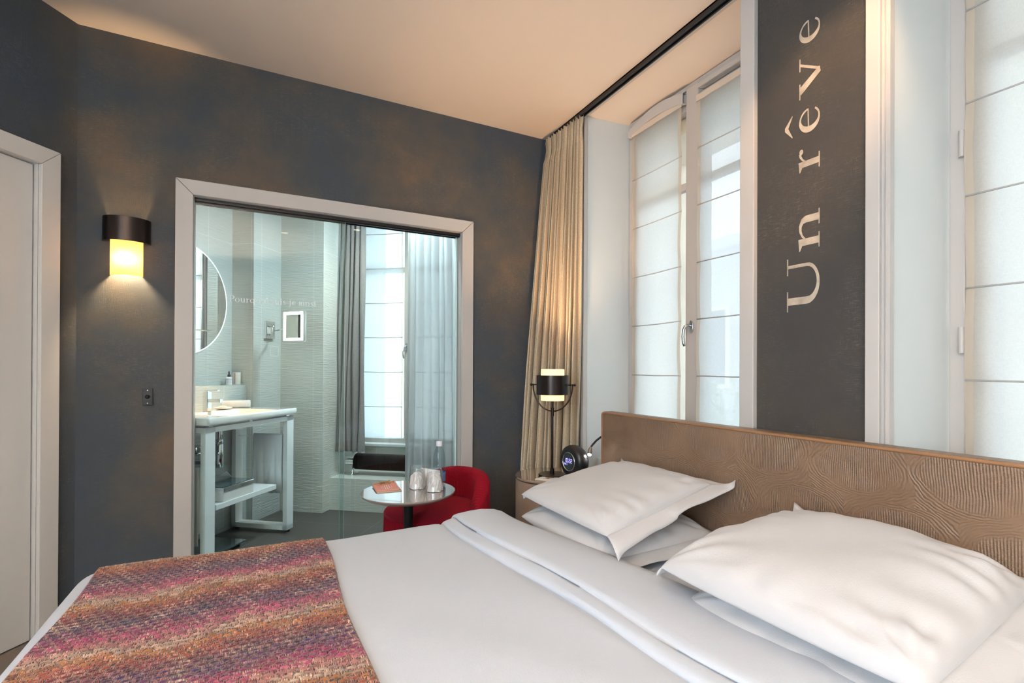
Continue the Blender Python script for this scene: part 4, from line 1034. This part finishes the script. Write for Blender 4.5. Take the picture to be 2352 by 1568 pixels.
for a in (0.8, 2.3, 3.9, 5.4): obj('foot', MB().lathe([(.018, 0), (.018, .04)], (KX+.2*math.cos(a), KY+.2*math.sin(a), FZ), 12), M['blackmatte'], ch)

# ================================================================ bathroom (coordinates s, t, z)
BZ = 2.50
TB, TW = 3.42, 3.95
mb = MB(); mb.add([(-3.0, 2.05, 0), (-2.06, 2.27, 0), (-.93, 3.13, 0), (.6, 4.3, 0), (.6, 4.3, 0)], []); mb = MB()
# floor: from behind the bedroom wall to the far side
def W2L(x, y): return (x*CT-y*ST, x*ST+y*CT)
wl_ = W2L(-1.3, 3.0+.1); wr_ = W2L(2.0, 3.0+.1)
mb.prism([(wl_[0], wl_[1], -.1), (wr_[0], wr_[1], -.1), (wr_[0], 4.3, -.1), (wl_[0], 4.3, -.1)], (0, 0, .1))
obj_b('floor_bathroom', mb, M['bathfloor'])
mb = MB(); mb.prism([(wl_[0]-.3, wl_[1]-.2, BZ), (wr_[0], wr_[1], BZ), (wr_[0], 4.5, BZ), (wl_[0]-.3, 4.5, BZ)], (0, 0, .08)); obj_b('ceiling_bathroom', mb, M['ceil2'] if 'ceil2' in M else M['reveal'])
mb = MB(); mb.box(-2.76, -2.656, 1.75, 3.12, -.05, BZ); mb.box(-2.656, -2.53, 1.9, 3.12, -.05, .986); obj_b('wall_bathroom_left', mb, M['tileL'])
mb = MB(); mb.box(-2.76, -2.48, 3.12, 4.5, -.05, BZ); obj_b('wall_bathroom_step', mb, M['tileL'])
mb = MB(); mb.box(-2.70, -2.481, 3.1185, 3.13, -.05, BZ); obj_b('trim_9', mb, M['tileB'])
mb = MB(); mb.box(-2.48, -2.116, TB, 4.5, -.05, BZ); obj_b('wall_bathroom_back', mb, M['tileB'])
mb = MB(); mb.box(-2.116, -.45, 3.52, 3.90, -.05, .250); obj_b('trim_10', mb, M['tileB'])
mb = MB(); mb.box(-2.116, -.45, 3.88, 4.02, .25, .470); mb.box(-2.116, -.45, 3.88, 4.02, 2.42, BZ); mb.box(-1.05, -.45, 3.88, 4.02, .25, BZ); obj_b('wall_bathroom_window', mb, M['tileB'])
mb = MB(); mb.box(-.62, -.52, 3.44, 4.5, -.05, BZ); obj_b('wall_bathroom_right', mb, M['tileL'])
w3 = empty('window_3', B(-1.6, 3.98, .47), kind='structure')
mb = MB(B); mb.box(-2.116, -2.06, 3.93, 4.0, .47, 2.42); mb.box(-1.10, -1.04, 3.93, 4.0, .47, 2.42); mb.box(-2.11, -1.05, 3.93, 4.0, .47, .515); mb.box(-2.11, -1.05, 3.93, 4.0, 2.36, 2.42)
obj('outer_frame', mb, M['winframe'], w3, bev=.004)
mb = MB(B); mb.box(-1.672, -1.612, 3.915, 3.985, .50, 2.38); obj('meeting_stile', mb, M['winframe'], w3, bev=.004)
mb = MB(B); mb.box(-2.116, -1.05, 3.85, 3.935, .452, .475); obj('window_sill', mb, M['reveal'], w3, bev=.003)
mb = MB(B); mb.box(-2.06, -1.11, 3.96, 3.985, 1.93, 1.975); obj('glazing_bar', mb, M['winframe'], w3)
mb = MB(B); mb.box(-2.06, -1.67, 3.972, 3.976, .51, 2.37); mb.box(-1.61, -1.10, 3.972, 3.976, .51, 2.37); obj('window_pane', mb, M['glass'], w3)
mb = MB(B); mb.box(-1.655, -1.630, 3.905, 3.915, 1.26, 1.32); h = obj('window_handle', mb, M['satin'], w3, bev=.003)
obj('lever', MB(B).tube([(-1.642, 3.905, 1.30), (-1.642, 3.882, 1.30), (-1.650, 3.874, 1.285), (-1.662, 3.87, 1.24), (-1.656, 3.87, 1.19)], .006, 8), M['satin'], h, smooth=True)
RB = (2.254, 1.960, 1.665, 1.372, 1.078, .783)
blind(-2.052, -1.682, 3.915, 2.36, RB, .515, 'white roman blind in the bathroom window, seen through the glass', None, lambda x, y, z: B(y, x, z), 'bathblind', .010)
blind(-1.602, -1.11, 3.915, 2.36, RB, .515, 'white roman blind behind the sheer bathroom curtain', None, lambda x, y, z: B(y, x, z), 'bathblind', .010)

bc_ = empty('grey_curtain', B(-2.02, 3.6, .44), 'grey-brown curtain hanging left of the bathroom window', 'curtain')
zs2 = [(BZ-.02-(BZ-.02-.445)*i/20, i/20) for i in range(21)]
def bcurt(s0, s1, s0b, s1b, t, npl, at, ab, seed, zs, n=140):
    P = curtain_pts(n, zs, ((s0, t, 0), (s1, t, 0)), ((s0b, t, 0), (s1b, t, 0)), npl, at, ab, seed)
    return MB(B).grid(P)
obj('curtain_drop', bcurt(-2.085, -1.885, -2.155, -1.895, 3.62, 4, .026, .034, 4, zs2), M['greycurtain'], bc_, smooth=True)
shc = empty('sheer_curtain', B(-1.2, 3.3, .35), 'white sheer curtain hanging at the right side of the bathroom', 'curtain')
zs3 = [(BZ-.02-(BZ-.02-.16)*i/20, i/20) for i in range(21)]
obj('curtain_drop', bcurt(-1.375, -.95, -1.392, -.93, 3.27, 7, .022, .022, 6, zs3), M['sheer'], shc, smooth=True)
tub = empty('bathtub', B(-1.17, 3.42, 0), 'white ceramic tub with a rounded end showing past the sheer curtain', 'bathtub')
def tubring(sx, sy, z, n=48):
    o_ = []
    for i in range(n):
        a = 2*PI*i/n; c_, s_ = math.cos(a), math.sin(a); o_.append((-1.17+sx*.69*abs(c_)**.7*(1 if c_ > 0 else -1), 3.42+sy*.50*abs(s_)**.8*(1 if s_ > 0 else -1), z))
    return o_
lev = [(.30, .13, .0), (.34, .155, .15), (.375, .178, .33), (.388, .190, .345), (.392, .193, .352), (.388, .190, .358), (.365, .170, .356), (.355, .160, .34), (.32, .14, .12), (.25, .10, .09)]
rr_ = [tubring(*l) for l in lev]; rows = [[rr_[j][i] for j in range(len(lev))] for i in range(48)]
mb = MB(B); mb.grid(rows, True); mb.add(rr_[-1], [tuple(range(48))]); obj('tub_shell', mb, M['ceramic'], tub, smooth=True)
obj('tub_drain', MB(B).lathe([(.02, 0), (.02, .003)], (-1.17, 3.42, .091), 20), M['chrome'], tub)

# radiator
rad = empty('radiator', B(-1.7, 3.70, .25), 'dark horizontal finned tube radiator under the bathroom window', 'radiator')
RC = (3.70, .352)
mb = MB(B); prof = []; s = -1.985
prof = []
nf = 100
for i in range(nf):
    a = i*.0092; prof += [(.056, a), (.0655, a+.0008), (.0655, a+.0040), (.056, a+.0048)]
mb.lathe(prof, (-1.985, RC[0], RC[1]), 32, (1, 0, 0)); obj('finned_tube', mb, M['radiator'], rad)
mb = MB(B); mb.lathe([(.026, -.045), (.034, -.040), (.034, .04)], (-2.03, RC[0], RC[1]), 28, (1, 0, 0)); obj('end_valve', mb, M['chrome'], rad, smooth=True, angle=40)
mb = MB(B); mb.lathe([(.045, .252), (.045, .256), (.010, .260), (.010, .33)], (-2.02, RC[0], 0), 24); obj('foot', mb, M['chrome'], rad, smooth=True, angle=40)
mb = MB(B); mb.lathe([(.045, .252), (.045, .256), (.010, .260), (.010, .33)], (-1.13, RC[0], 0), 24); obj('foot', mb, M['chrome'], rad, smooth=True, angle=40)
so2 = empty('wall_socket', B(-2.05, 3.875, .38), 'pale socket on the bathroom wall behind the finned radiator', 'socket')
obj('socket_plate', MB(B).box(-2.095, -2.005, 3.868, 3.879, .335, .42), M['outlet'], so2, bev=.002); obj('socket_well', MB(B).lathe([(.02, 0), (.02, .002)], (-2.05, 3.868, .38), 20, (0, -1, 0)), M['satin'], so2)

# vanity: two white square loops joined by a frame, shelf between
va = empty('vanity_stand', B(-2.31, 2.65, 0), 'open white metal washstand frame with a low shelf', 'washstand')
S0, S1 = -2.515, -2.09; T0, T1 = 2.271, 3.024
fw_, ft = .032, .067
def loop(t0, t1):
    mb = MB(B); mb.box(S1-fw_, S1, t0, t1, .018, .782); mb.box(S0, S0+fw_, t0, t1, .018, .782); mb.box(S0, S1, t0, t1, .018, .050); mb.box(S0, S1, t0, t1, .753, .782); return mb
obj('frame_loop', loop(T0, T0+ft), M['vanity'], va, bev=.001, seg=1); obj('frame_loop', loop(T1-ft, T1), M['vanity'], va, bev=.001, seg=1)
mb = MB(B); mb.box(S1-fw_, S1, T0+ft, T1-ft, .753, .782); mb.box(S0, S0+fw_, T0+ft, T1-ft, .753, .782); obj('long_rail', mb, M['vanity'], va)
obj('shelf', MB(B).box(-2.46, -2.118, T0+ft+.040, T1-ft-.072, .312, .342), M['vanity'], va, bev=.0015)
for t in (T0+.03, T1-.03):
    for s in (S0+.02, S1-.02): obj('foot', MB(B).lathe([(.014, 0), (.014, .02)], (s, t, 0), 12), M['blackmatte'], va)
for a_ in ((-2.12, -2.105, 2.62, 2.645), (-2.48, -2.46, 2.62, 2.645), (-2.12, -2.10, 2.30, 2.33), (-2.12, -2.10, 2.96, 2.99)): obj('bracket', MB(B).box(*a_, .780, .792), M['satin'], va)
for t, k in ((T1-.04, 1), (T0+.033, 2)):
    mb = MB(B); mb.tube([(S0+.02, t, .64), (S1-.03, t, .64)], .0045, 8); obj('towel_rail', mb, M['chrome'], va, smooth=True)
# basin
ba = empty('washbasin', B(-2.3, 2.65, .79), 'white ceramic rectangular washbasin on the white stand', 'washbasin')
bs0, bs1, bt0, bt1, bz0, bz1 = -2.528, -2.066, 2.262, 3.030, .792, .836
def basin():
    mb = MB(B); n = 48; rows = []
    us = np.linspace(0, 1, 41)
    # outer shell
    rim = [(bs0, bt0), (bs1, bt0), (bs1, bt1), (bs0, bt1)]
    def rr(s0, s1, t0, t1, r, z, m=8):
        o_ = []
        for cx, cy, a0 in ((s1-r, t1-r, 0), (s0+r, t1-r, 90), (s0+r, t0+r, 180), (s1-r, t0+r, 270)):
            for i in range(m+1):
                a = R(a0+90*i/m); o_.append((cx+r*math.cos(a), cy+r*math.sin(a), z))
        return o_
    L_ = [rr(bs0+.02, bs1-.02, bt0+.02, bt1-.02, .02, bz0), rr(bs0+.004, bs1-.004, bt0+.004, bt1-.004, .014, bz0+.003), rr(bs0, bs1, bt0, bt1, .012, bz0+.012), rr(bs0, bs1, bt0, bt1, .012, bz1-.006), rr(bs0+.003, bs1-.003, bt0+.003, bt1-.003, .012, bz1-.001), rr(bs0+.008, bs1-.008, bt0+.008, bt1-.008, .012, bz1),
          rr(bs0+.13, bs1-.022, bt0+.16, bt1-.16, .03, bz1-.001), rr(bs0+.135, bs1-.03, bt0+.165, bt1-.165, .03, bz1-.010), rr(bs0+.16, bs1-.05, bt0+.19, bt1-.19, .04, bz1-.085), rr(bs0+.2, bs1-.1, bt0+.25, bt1-.25, .03, bz1-.097)]
    m = len(L_[0]); mb.grid([[L_[j][i] for j in range(len(L_))] for i in range(m)], True); mb.add(L_[-1], [tuple(range(m))]); return mb
obj('basin_body', basin(), M['ceramic'], ba, smooth=True, angle=50)
mb = MB(B); mb.lathe([(.022, .742), (.022, .7445)], (-2.28, 2.645, 0), 24); obj('drain', mb, M['chrome'], ba)
mb = MB(B); mb.lathe([(.016, .70), (.016, .73)], (-2.305, 2.61, 0), 20); mb.lathe([(.012, .655), (.012, .72)], (-2.305, 2.61, 0), 20); mb.lathe([(.018, .645), (.020, .65), (.020, .665), (.018, .67)], (-2.305, 2.61, 0), 24); mb.lathe([(.019, .50), (.022, .505), (.022, .64), (.019, .645)], (-2.305, 2.61, 0), 24); mb.tube([(-2.305, 2.61, .62), (-2.42, 2.61, .62), (-2.53, 2.61, .62)], .012, 10)
obj('bottle_trap', mb, M['chrome'], ba, smooth=True, angle=40)
# tap
tpx = empty('tap', B(-2.42, 2.645, .836), 'chrome square basin mixer tap on the washbasin', 'tap')
mb = MB(B); mb.box(-2.442, -2.408, 2.628, 2.662, .836, .955); obj('tap_body', mb, M['chrome'], tpx, bev=.002)
mb = MB(B); mb.box(-2.41, -2.325, 2.632, 2.658, .890, .912); obj('spout', mb, M['chrome'], tpx, bev=.002)
mb = MB(B); mb.box(-2.435, -2.345, 2.634, 2.656, .962, .968); mb.box(-2.432, -2.416, 2.638, 2.652, .954, .964); obj('lever', mb, M['chrome'], tpx, bev=.001)
# things on the basin
def soapdish():
    o = empty('soap_dish', B(-2.44, 2.78, .836), 'round white soap dish beside the tap', 'soap dish')
    obj('dish', MB(B).lathe([(.030, 0), (.052, .008), (.055, .013), (.052, .013), (.03, .006)], (-2.44, 2.79, .836), 32), M['ceramic'], o, smooth=True)
    obj('soap', MB(B).lathe([(.022, 0), (.027, .004), (.025, .010), (.015, .013)], (-2.44, 2.79, .846), 24, ry=.7), M['wtowel'], o, smooth=True)
soapdish()
def rolled():
    c_ = Vector((-2.472, 2.945, .836+.026)); d2 = Vector((.70, .30, 0)).normalized(); d2 = Vector((.62, .42, 0)).normalized()
    rows = []; n = 90; Lh = .085; mb = MB(B); side = Vector((-d2.y, d2.x, 0))
    for i in range(n+1):
        a = 2*PI*4*i/n; r = .006+.0205*i/n+.0012*math.sin(a*3)
        e_ = [-Lh, -Lh+.006, -.03, .03, Lh-.006, Lh]
        rows.append([tuple(c_+d2*x_+side*r*(1 if abs(x_) < Lh-.001 else .93)*math.cos(a)+Vector((0, 0, r*(1 if abs(x_) < Lh-.001 else .93)*math.sin(a)))) for x_ in e_])
    mb.grid(rows); o = obj('rolled_towel', mb, M['wtowel'], smooth=True, label='small white rolled towel on the washbasin', cat='towel')
    sm = o.modifiers.new('t', 'SOLIDIFY'); sm.thickness = .004; sm.offset = 0
rolled()
bo = empty('dropper_bottle', B(-2.60, 3.03, .986), 'small white bottle with black dropper on the tiled ledge', 'bottle')
obj('bottle_body', MB(B).lathe([(.019, 0), (.0195, .002), (.0195, .050), (.015, .054), (.008, .056)], (-2.60, 3.028, .9865), 24), M['paper'], bo, smooth=True, angle=40)
obj('dropper', MB(B).lathe([(.010, .055), (.010, .072), (.005, .074), (.0055, .090), (.003, .095)], (-2.60, 3.028, .9865), 20), M['blackmatte'], bo, smooth=True, angle=40)
mb = MB(B)
for z in (.020, .034, .037): mb.lathe([(.0198, z), (.0198, z+.0012)], (-2.60, 3.028, .9865), 24, caps=False)
obj('printed_bands', mb, M['label'], bo)
cu = empty('frosted_cup', B(-2.585, 3.085, .986), 'wide frosted glass cup with a pink inside on the tiled ledge', 'cup')
obj('cup_wall', MB(B).lathe([(.028, 0), (.029, .002), (.030, .088), (.0285, .088), (.027, .006)], (-2.590, 3.085, .9865), 32), M['frosted'], cu, smooth=True, angle=40)
obj('pink_stripe', MB(B).box(-2.583, -2.571, 3.0535, 3.0560, .992, 1.070), M['pinkglass'], cu)
# round mirror with lit edge
rm = empty('round_mirror', B(-2.655, 2.68, 1.192), 'large round bathroom mirror with a lit rim, cut by the door frame', 'mirror')
mc = (-2.650, 2.68, 1.548)
obj('mirror_glass', MB(B).lathe([(.349, 0), (.349, .022)], mc, 96, (1, 0, 0)), M['mirror'], rm, smooth=True, angle=40)
obj('lit_rim', MB(B).lathe([(.350, .004), (.356, .004), (.356, .0225), (.350, .0225), (.350, .004)], mc, 96, (1, 0, 0), caps=False), M['rimglow'], rm, smooth=True, angle=40)
# magnifying mirror on its arm
mm = empty('magnifying_mirror', B(-2.3, 3.2, 1.39), 'square chrome magnifying mirror with glowing border on a wall arm', 'mirror')
mb = MB(B); mb.box(-2.480, -2.458, 3.225, 3.325, 1.325, 1.455); obj('wall_plate', mb, M['chrome'], mm, bev=.002)
mb = MB(B); mb.lathe([(.012, -.035), (.014, -.03), (.014, .03), (.012, .035)], (-2.44, 3.275, 1.385), 20); mb.tube([(-2.44, 3.275, 1.385), (-2.36, 3.24, 1.385), (-2.30, 3.17, 1.385), (-2.17, 3.135, 1.39)], .005, 8); mb.box(-2.458, -2.445, 3.26, 3.29, 1.36, 1.41); obj('arm', mb, M['chrome'], mm, smooth=True, angle=40)
ma = R(-8)
def MM(a, b, z): return B(-2.150+a*math.cos(ma)-b*math.sin(ma), 3.10+a*math.sin(ma)+b*math.cos(ma), 1.400+z)
hw, hh_ = .090, .105
mb = MB(MM); mb.box(-hw, hw, .0, .028, -hh_, hh_); obj('mirror_case', mb, M['chrome'], mm, bev=.002)
mb = MB(MM)
for (a0, a1, z0, z1) in ((-hw+.006, hw-.006, hh_-.024, hh_-.004), (-hw+.006, hw-.006, -hh_+.004, -hh_+.022), (-hw+.006, -hw+.026, -hh_+.022, hh_-.024), (hw-.024, hw-.004, -hh_+.022, hh_-.024)): mb.box(a0, a1, -.002, .001, z0, z1)
obj('light_border', mb, M['ledwhite'], mm, label='glowing white square border')
mb = MB(MM); mb.box(-hw+.026, hw-.024, -.001, .002, -hh_+.022, hh_-.024); obj('mirror_face', mb, M['mirror'], mm)
mb = MB(B)
for a0, a1, z0, z1 in ((-2.575+.0, -2.498, 1.268, 1.272), ): pass
fr = MB(B); sq0, sq1, zz0, zz1 = 3.300, 3.392, 1.195, 1.272
for a, b, c, d in ((sq0, sq1, zz1-.004, zz1), (sq0, sq1, zz0, zz0+.004), (sq0, sq0+.004, zz0, zz1), (sq1-.004, sq1, zz0, zz1)): fr.box(-2.4805, -2.4785, a, b, c, d)
obj('tile_hatch', fr, M['frosted'], label='faint square hatch outline in the tiles below the magnifying mirror', cat='hatch')
# towels on the rails
def hung(name, s0, s1, t, z, za, zb, lab, mat, seed):
    rows = []; ns_ = 30
    path = [(t+.009, zb)]+[(t+.009, zb+(z-zb)*i/12) for i in range(1, 12)]+[(t+.009*math.cos(a), z+.009*math.sin(a)) for a in np.linspace(0, PI, 7)]+[(t-.009, z-(z-za)*i/16) for i in range(1, 17)]
    for i in range(ns_+1):
        u = i/ns_; row = []
        for (tt, zz) in path:
            dd = max(0, z-zz); w = (.012*math.sin(u*9+seed+zz*4)+.006*math.sin(u*21+seed*2-zz*6))*min(1, dd*5)*.8
            row.append((s0+(s1-s0)*u+.006*math.sin(zz*7+seed)*dd, tt+(w if tt > t else -abs(w)), zz))
        rows.append(row)
    mb = MB(B); mb.grid(rows); o = obj(name, mb, mat, smooth=True, label=lab, cat='towel')
    sm = o.modifiers.new('t', 'SOLIDIFY'); sm.thickness = .008; sm.offset = 0
    return o
hung('hand_towel', -2.360, -2.140, T1-.04, .648, .262, .30, 'pale grey-blue hand towel hanging on the far end of the washstand', M['towel'], 1)
hung('hand_towel', -2.42, -2.155, T0+.033, .55, .14, .2, 'white towel hanging inside the near end of the washstand', M['wtowel'], 3)
tbx = empty('tissue_box', B(-2.22, 2.56, .342), 'white tissue box with chrome lid edge on the washstand shelf', 'tissue box')
b0 = obj('box_body', MB(B).box(-2.31, -2.125, 2.440, 2.680, .3425, .398), M['ceramic'], tbx, bev=.002)
obj('chrome_rim', MB(B).box(-2.314, -2.121, 2.436, 2.684, .398, .424), M['chrome'], tbx, bev=.003)
obj('dark_top', MB(B).box(-2.308, -2.127, 2.442, 2.678, .4242, .4256), M['smoke'], tbx)
mb = MB(B); mb.grid([[(-2.28+.02*u, 2.50+.10*u, .4258+.001), (-2.262+.04*u, 2.52+.10*u, .452-.006*abs(u-.3)), (-2.20-.0*u, 2.55+.04*u, .492-.040*u)] for u in np.linspace(0, 1, 8)]); t_o = obj('tissue', mb, M['paper'], tbx); sm = t_o.modifiers.new('t', 'SOLIDIFY'); sm.thickness = .001
scl = empty('bathroom_scale', B(-2.36, 2.57, 0), 'flat glass bathroom scale with chrome feet under the washstand', 'scale')
obj('glass_plate', MB(B).box(-2.50, -2.205, 2.43, 2.725, .022, .030), M['smoke'], scl, bev=.001)
for s in (-2.24, -2.465):
    for t in (2.46, 2.69): obj('foot', MB(B).box(s-.030, s+.032, t-.018, t+.018, .0, .0218), M['satin'], scl, bev=.002)
pap = empty('paper_holder', B(-2.47, 2.32, .58), 'chrome fitting inside the near end of the washstand', 'fitting')
obj('holder_plate', MB(B).box(-2.50, -2.12, 2.312, 2.330, .575, .60), M['chrome'], pap, bev=.003)
mb = MB(B); mb.sphere((-2.20, 2.325, .655), .034, 24, 14); obj('round_knob', mb, M['chrome'], pap, smooth=True)

# ================================================================ outside the windows
bl = empty('building', (9.5, 3, -6), 'shaded grey facade across the street behind the blinds', 'building')
obj('facade', MB().box(9.5, 12, -9, 12, -8, 3.9), M['facade'], bl)
obj('roof', MB().box(9.3, 12.2, -9.2, 12.2, 3.9, 4.15), M['facade'], bl, bev=.03)
for k in range(6):
    for lv_ in (-2.2, .7):
        y = -6.2+k*2.9; f_ = obj('window_surround', MB().box(9.42, 9.6, y-.55, y+.55, lv_, lv_+1.9), M['stone'], bl); obj('pane', MB().box(9.40, 9.43, y-.42, y+.42, lv_+.1, lv_+1.8), M['darkpane'], f_)
obj('street', MB().box(2.7, 9.4, -12, 14, -8.2, -8.0), M['street'], **ST_)
def tree(x, y, z0, h, r, seed, lab):
    o = empty('tree', (x, y, -8), lab, 'tree', None); rg = np.random.default_rng(seed)
    obj('trunk', MB().tube([(x, y, -8), (x+.1, y, -3), (x, y+.1, z0+h*.6)], [.16, .12, .05], 10), M['bark'], o, smooth=True)
    mb = MB()
    for i in range(900):
        d = Vector(rg.normal(size=3)); d.normalize(); d *= rg.uniform(.2, 1)**.5; p = Vector((x, y, z0+h*.5))+Vector((d.x*r, d.y*r, d.z*h*.5))
        a = Vector(rg.normal(size=3)).normalized()*.07; b = a.cross(Vector(rg.normal(size=3))).normalized()*.045
        mb.add([p-a, p+b, p+a, p-b], [(0, 1, 2, 3)])
    obj('foliage', mb, M['leaf'], o)
tree(6.9, 5.1, -1.4, 2.9, .55, 1, 'slender pale leafy tree behind the window blind next to the lettered pier')
tree(7.1, 6.3, -1.2, 2.2, .35, 2, 'narrow leafy tree seen low behind the left window blind')
tree(6.2, 1.7, -1.6, 2.6, .5, 3, 'leafy tree seen low behind the right edge window blind')

# ================================================================ lights: the room's own and added fill
def area(name, loc, rot, sx, sy, power, col, spread=180):
    l = bpy.data.lights.new(name, 'AREA'); l.shape = 'RECTANGLE'; l.size = sx; l.size_y = sy; l.energy = power; l.color = col; l.spread = R(spread)
    o = bpy.data.objects.new(name, l); COL.objects.link(o); o.location = loc; o.rotation_euler = rot; return o
def spot(name, loc, target, power, col, size=60, blend=.6, rad=.03):
    l = bpy.data.lights.new(name, 'SPOT'); l.energy = power; l.color = col; l.spot_size = R(size); l.spot_blend = blend; l.shadow_soft_size = rad
    o = bpy.data.objects.new(name, l); COL.objects.link(o); o.location = loc
    o.rotation_euler = (Vector(target)-Vector(loc)).to_track_quat('-Z', 'Y').to_euler(); return o
def point(name, loc, power, col, rad=.03):
    l = bpy.data.lights.new(name, 'POINT'); l.energy = power; l.color = col; l.shadow_soft_size = rad
    o = bpy.data.objects.new(name, l); COL.objects.link(o); o.location = loc; return o
WARM = (1.0, .66, .36)
def unseen_downlight(x, y, power, size=95, target=None, z=CZ, rad=.035, col=WARM, lab=''):
    o = empty('unseen_downlight', (x, y, z-.01), lab or 'small unseen ceiling spotlight', 'ceiling light', 'recessed ceiling spotlights')
    obj('trim_ring', MB().lathe([(.042, -.004), (.050, -.004), (.050, 0), (.042, 0), (.042, -.004)], (x, y, z), 28, caps=False), M['satin'], o, smooth=True)
    obj('lens', MB().lathe([(.040, -.002), (.040, 0)], (x, y, z), 28), M['spotlens'], o)
    spot('unseen_downlight_lamp', (x, y, z-.012), target or (x, y, 0), power, col, size, .7, rad)
unseen_downlight(1.30, .62, 60, 40, (1.83, 1.14, 2.05), col=(1.0, .58, .28))
unseen_downlight(.95, .20, 4, 120)  # added spot out of view, fill for the bed
unseen_downlight(.2, -.4, 9, 150)  # added spot out of view, general room fill
unseen_downlight(-1.1, -.6, 9, 150)  # added spot out of view, fill for the left side
# uplighter added behind the viewer to wash the ceiling with light
fl_ = empty('added_uplighter', (-.95, -1.25, FZ), 'added black uplighter out of view behind the viewer', 'lamp')
obj('base', MB().lathe([(.14, 0), (.14, .012), (.02, .02)], (-.95, -1.25, FZ), 40), M['bronze'], fl_, smooth=True, angle=40)
obj('pole', MB().lathe([(.011, .015), (.011, 1.72)], (-.95, -1.25, FZ), 16), M['bronze'], fl_, smooth=True, angle=40)
obj('bowl', MB().lathe([(.02, 1.72), (.10, 1.76), (.15, 1.83), (.146, 1.83), (.095, 1.765), (.02, 1.73)], (-.95, -1.25, FZ), 40, caps=False), M['bronze'], fl_, smooth=True)
spot('uplighter_fill', (-.95, -1.25, 1.75), (-.9, -1.1, 2.7), 660, (1.0, .90, .80), 122, .5, .09)
# cool fill light set behind an added side window, out of view
area('rear_fill', (LWX-.10, -1.2, 1.70), (0, R(-90), 0), 1.4, 1.7, 110, (.68, .85, 1.0))
w4 = empty('added_window', (LWX-.05, -1.2, 0), kind='structure')  # unseen window frame added around the fill light
mb = MB(); x0, x1 = LWX-.07, LWX-.01
mb.box(x0, x1, -2.1, -2.04, 0, 2.45); mb.box(x0, x1, -.36, -.3, 0, 2.45); mb.box(x0, x1, -1.23, -1.17, 0, 2.45); mb.box(x0, x1, -2.1, -.3, 2.39, 2.45); mb.box(x0, x1, -2.1, -.3, 0, .06)
obj('outer_frame', mb, M['winframe'], w4)
# lamps
point('table_lamp_bulb', (LX, LY, 1.02), 44.0, (1.0, .64, .36), .03)
point('wall_light_bulb', (SX, 2.970, 1.630), 20.0, (1.0, .66, .34), .02)
spot('reading_bulb', tuple(hp_+hd*.056), tuple(hp_+hd), .6, (1, .95, .85), 90, .5, .006)
# bathroom lights
spot('bathroom_added_spot', B(-2.25, 2.8, BZ-.02), B(-2.33, 2.62, .8), 170, (1.0, .50, .17), 26, .6, .03)  # added ceiling spot that warms the basin top
spot('bathroom_added_spot', B(-1.5, 3.3, BZ-.02), B(-1.7, 3.5, 0), 26, (1.0, .78, .52), 110, .8, .03)  # added ceiling spot that brightens the bathroom
area('bathroom_daylight', B(-1.6, 4.06, 1.45), (R(-90), 0, -TH), .95, 1.9, 5, (.80, .92, 1.0))
area('bathroom_cool_fill', B(-1.28, 3.06, BZ-.01), (0, 0, -TH), .2, .2, 34, (.76, .91, 1.0))  # added cool fill standing in for window daylight on the washstand

# sky
w = bpy.data.worlds.new('sky'); S.world = w; w.use_nodes = True; nt = w.node_tree; bg = nt.nodes['Background']
tc = nt.nodes.new('ShaderNodeTexCoord'); sp = nt.nodes.new('ShaderNodeSeparateXYZ'); L(nt, tc.outputs['Generated'], sp.inputs[0])
L(nt, ramp(nt, sp.outputs['Z'], [(.0, (.88, .94, 1.0)), (.5, (.74, .88, 1.0)), (1.0, (.62, .82, 1.0))]), bg.inputs['Color']); bg.inputs['Strength'].default_value = 2.45

# ================================================================ camera
f_px, yaw, pit, rol = 1128.7, R(26.68), R(.165), R(.25)
f0 = Vector((math.sin(yaw), math.cos(yaw), 0)); r0 = Vector((math.cos(yaw), -math.sin(yaw), 0)); u0 = Vector((0, 0, 1))
fw = f0*math.cos(pit)+u0*math.sin(pit); up_ = u0*math.cos(pit)-f0*math.sin(pit)
rt = r0*math.cos(rol)+up_*math.sin(rol); uu = up_*math.cos(rol)-r0*math.sin(rol)
cam = bpy.data.cameras.new('camera'); co = bpy.data.objects.new('camera', cam); COL.objects.link(co)
m = Matrix(((rt.x, uu.x, -fw.x, 0), (rt.y, uu.y, -fw.y, 0), (rt.z, uu.z, -fw.z, 1.10), (0, 0, 0, 1))); co.matrix_world = m
cam.sensor_width = 36; cam.lens = f_px*36/2352; cam.shift_y = 62/2352; cam.clip_start = .02
S.camera = co
S.view_settings.view_transform = 'Standard'; S.view_settings.look = 'None'; S.view_settings.gamma = 1; S.view_settings.exposure = 0.25; S.view_settings.use_curve_mapping = False
S.cycles.use_denoising = True; S.cycles.max_bounces = 7; S.cycles.transparent_max_bounces = 16; S.cycles.sample_clamp_indirect = 6
S.cycles.diffuse_bounces = 4; S.cycles.use_adaptive_sampling = True; S.cycles.adaptive_threshold = .2; S.cycles.caustics_reflective = False; S.cycles.caustics_refractive = False
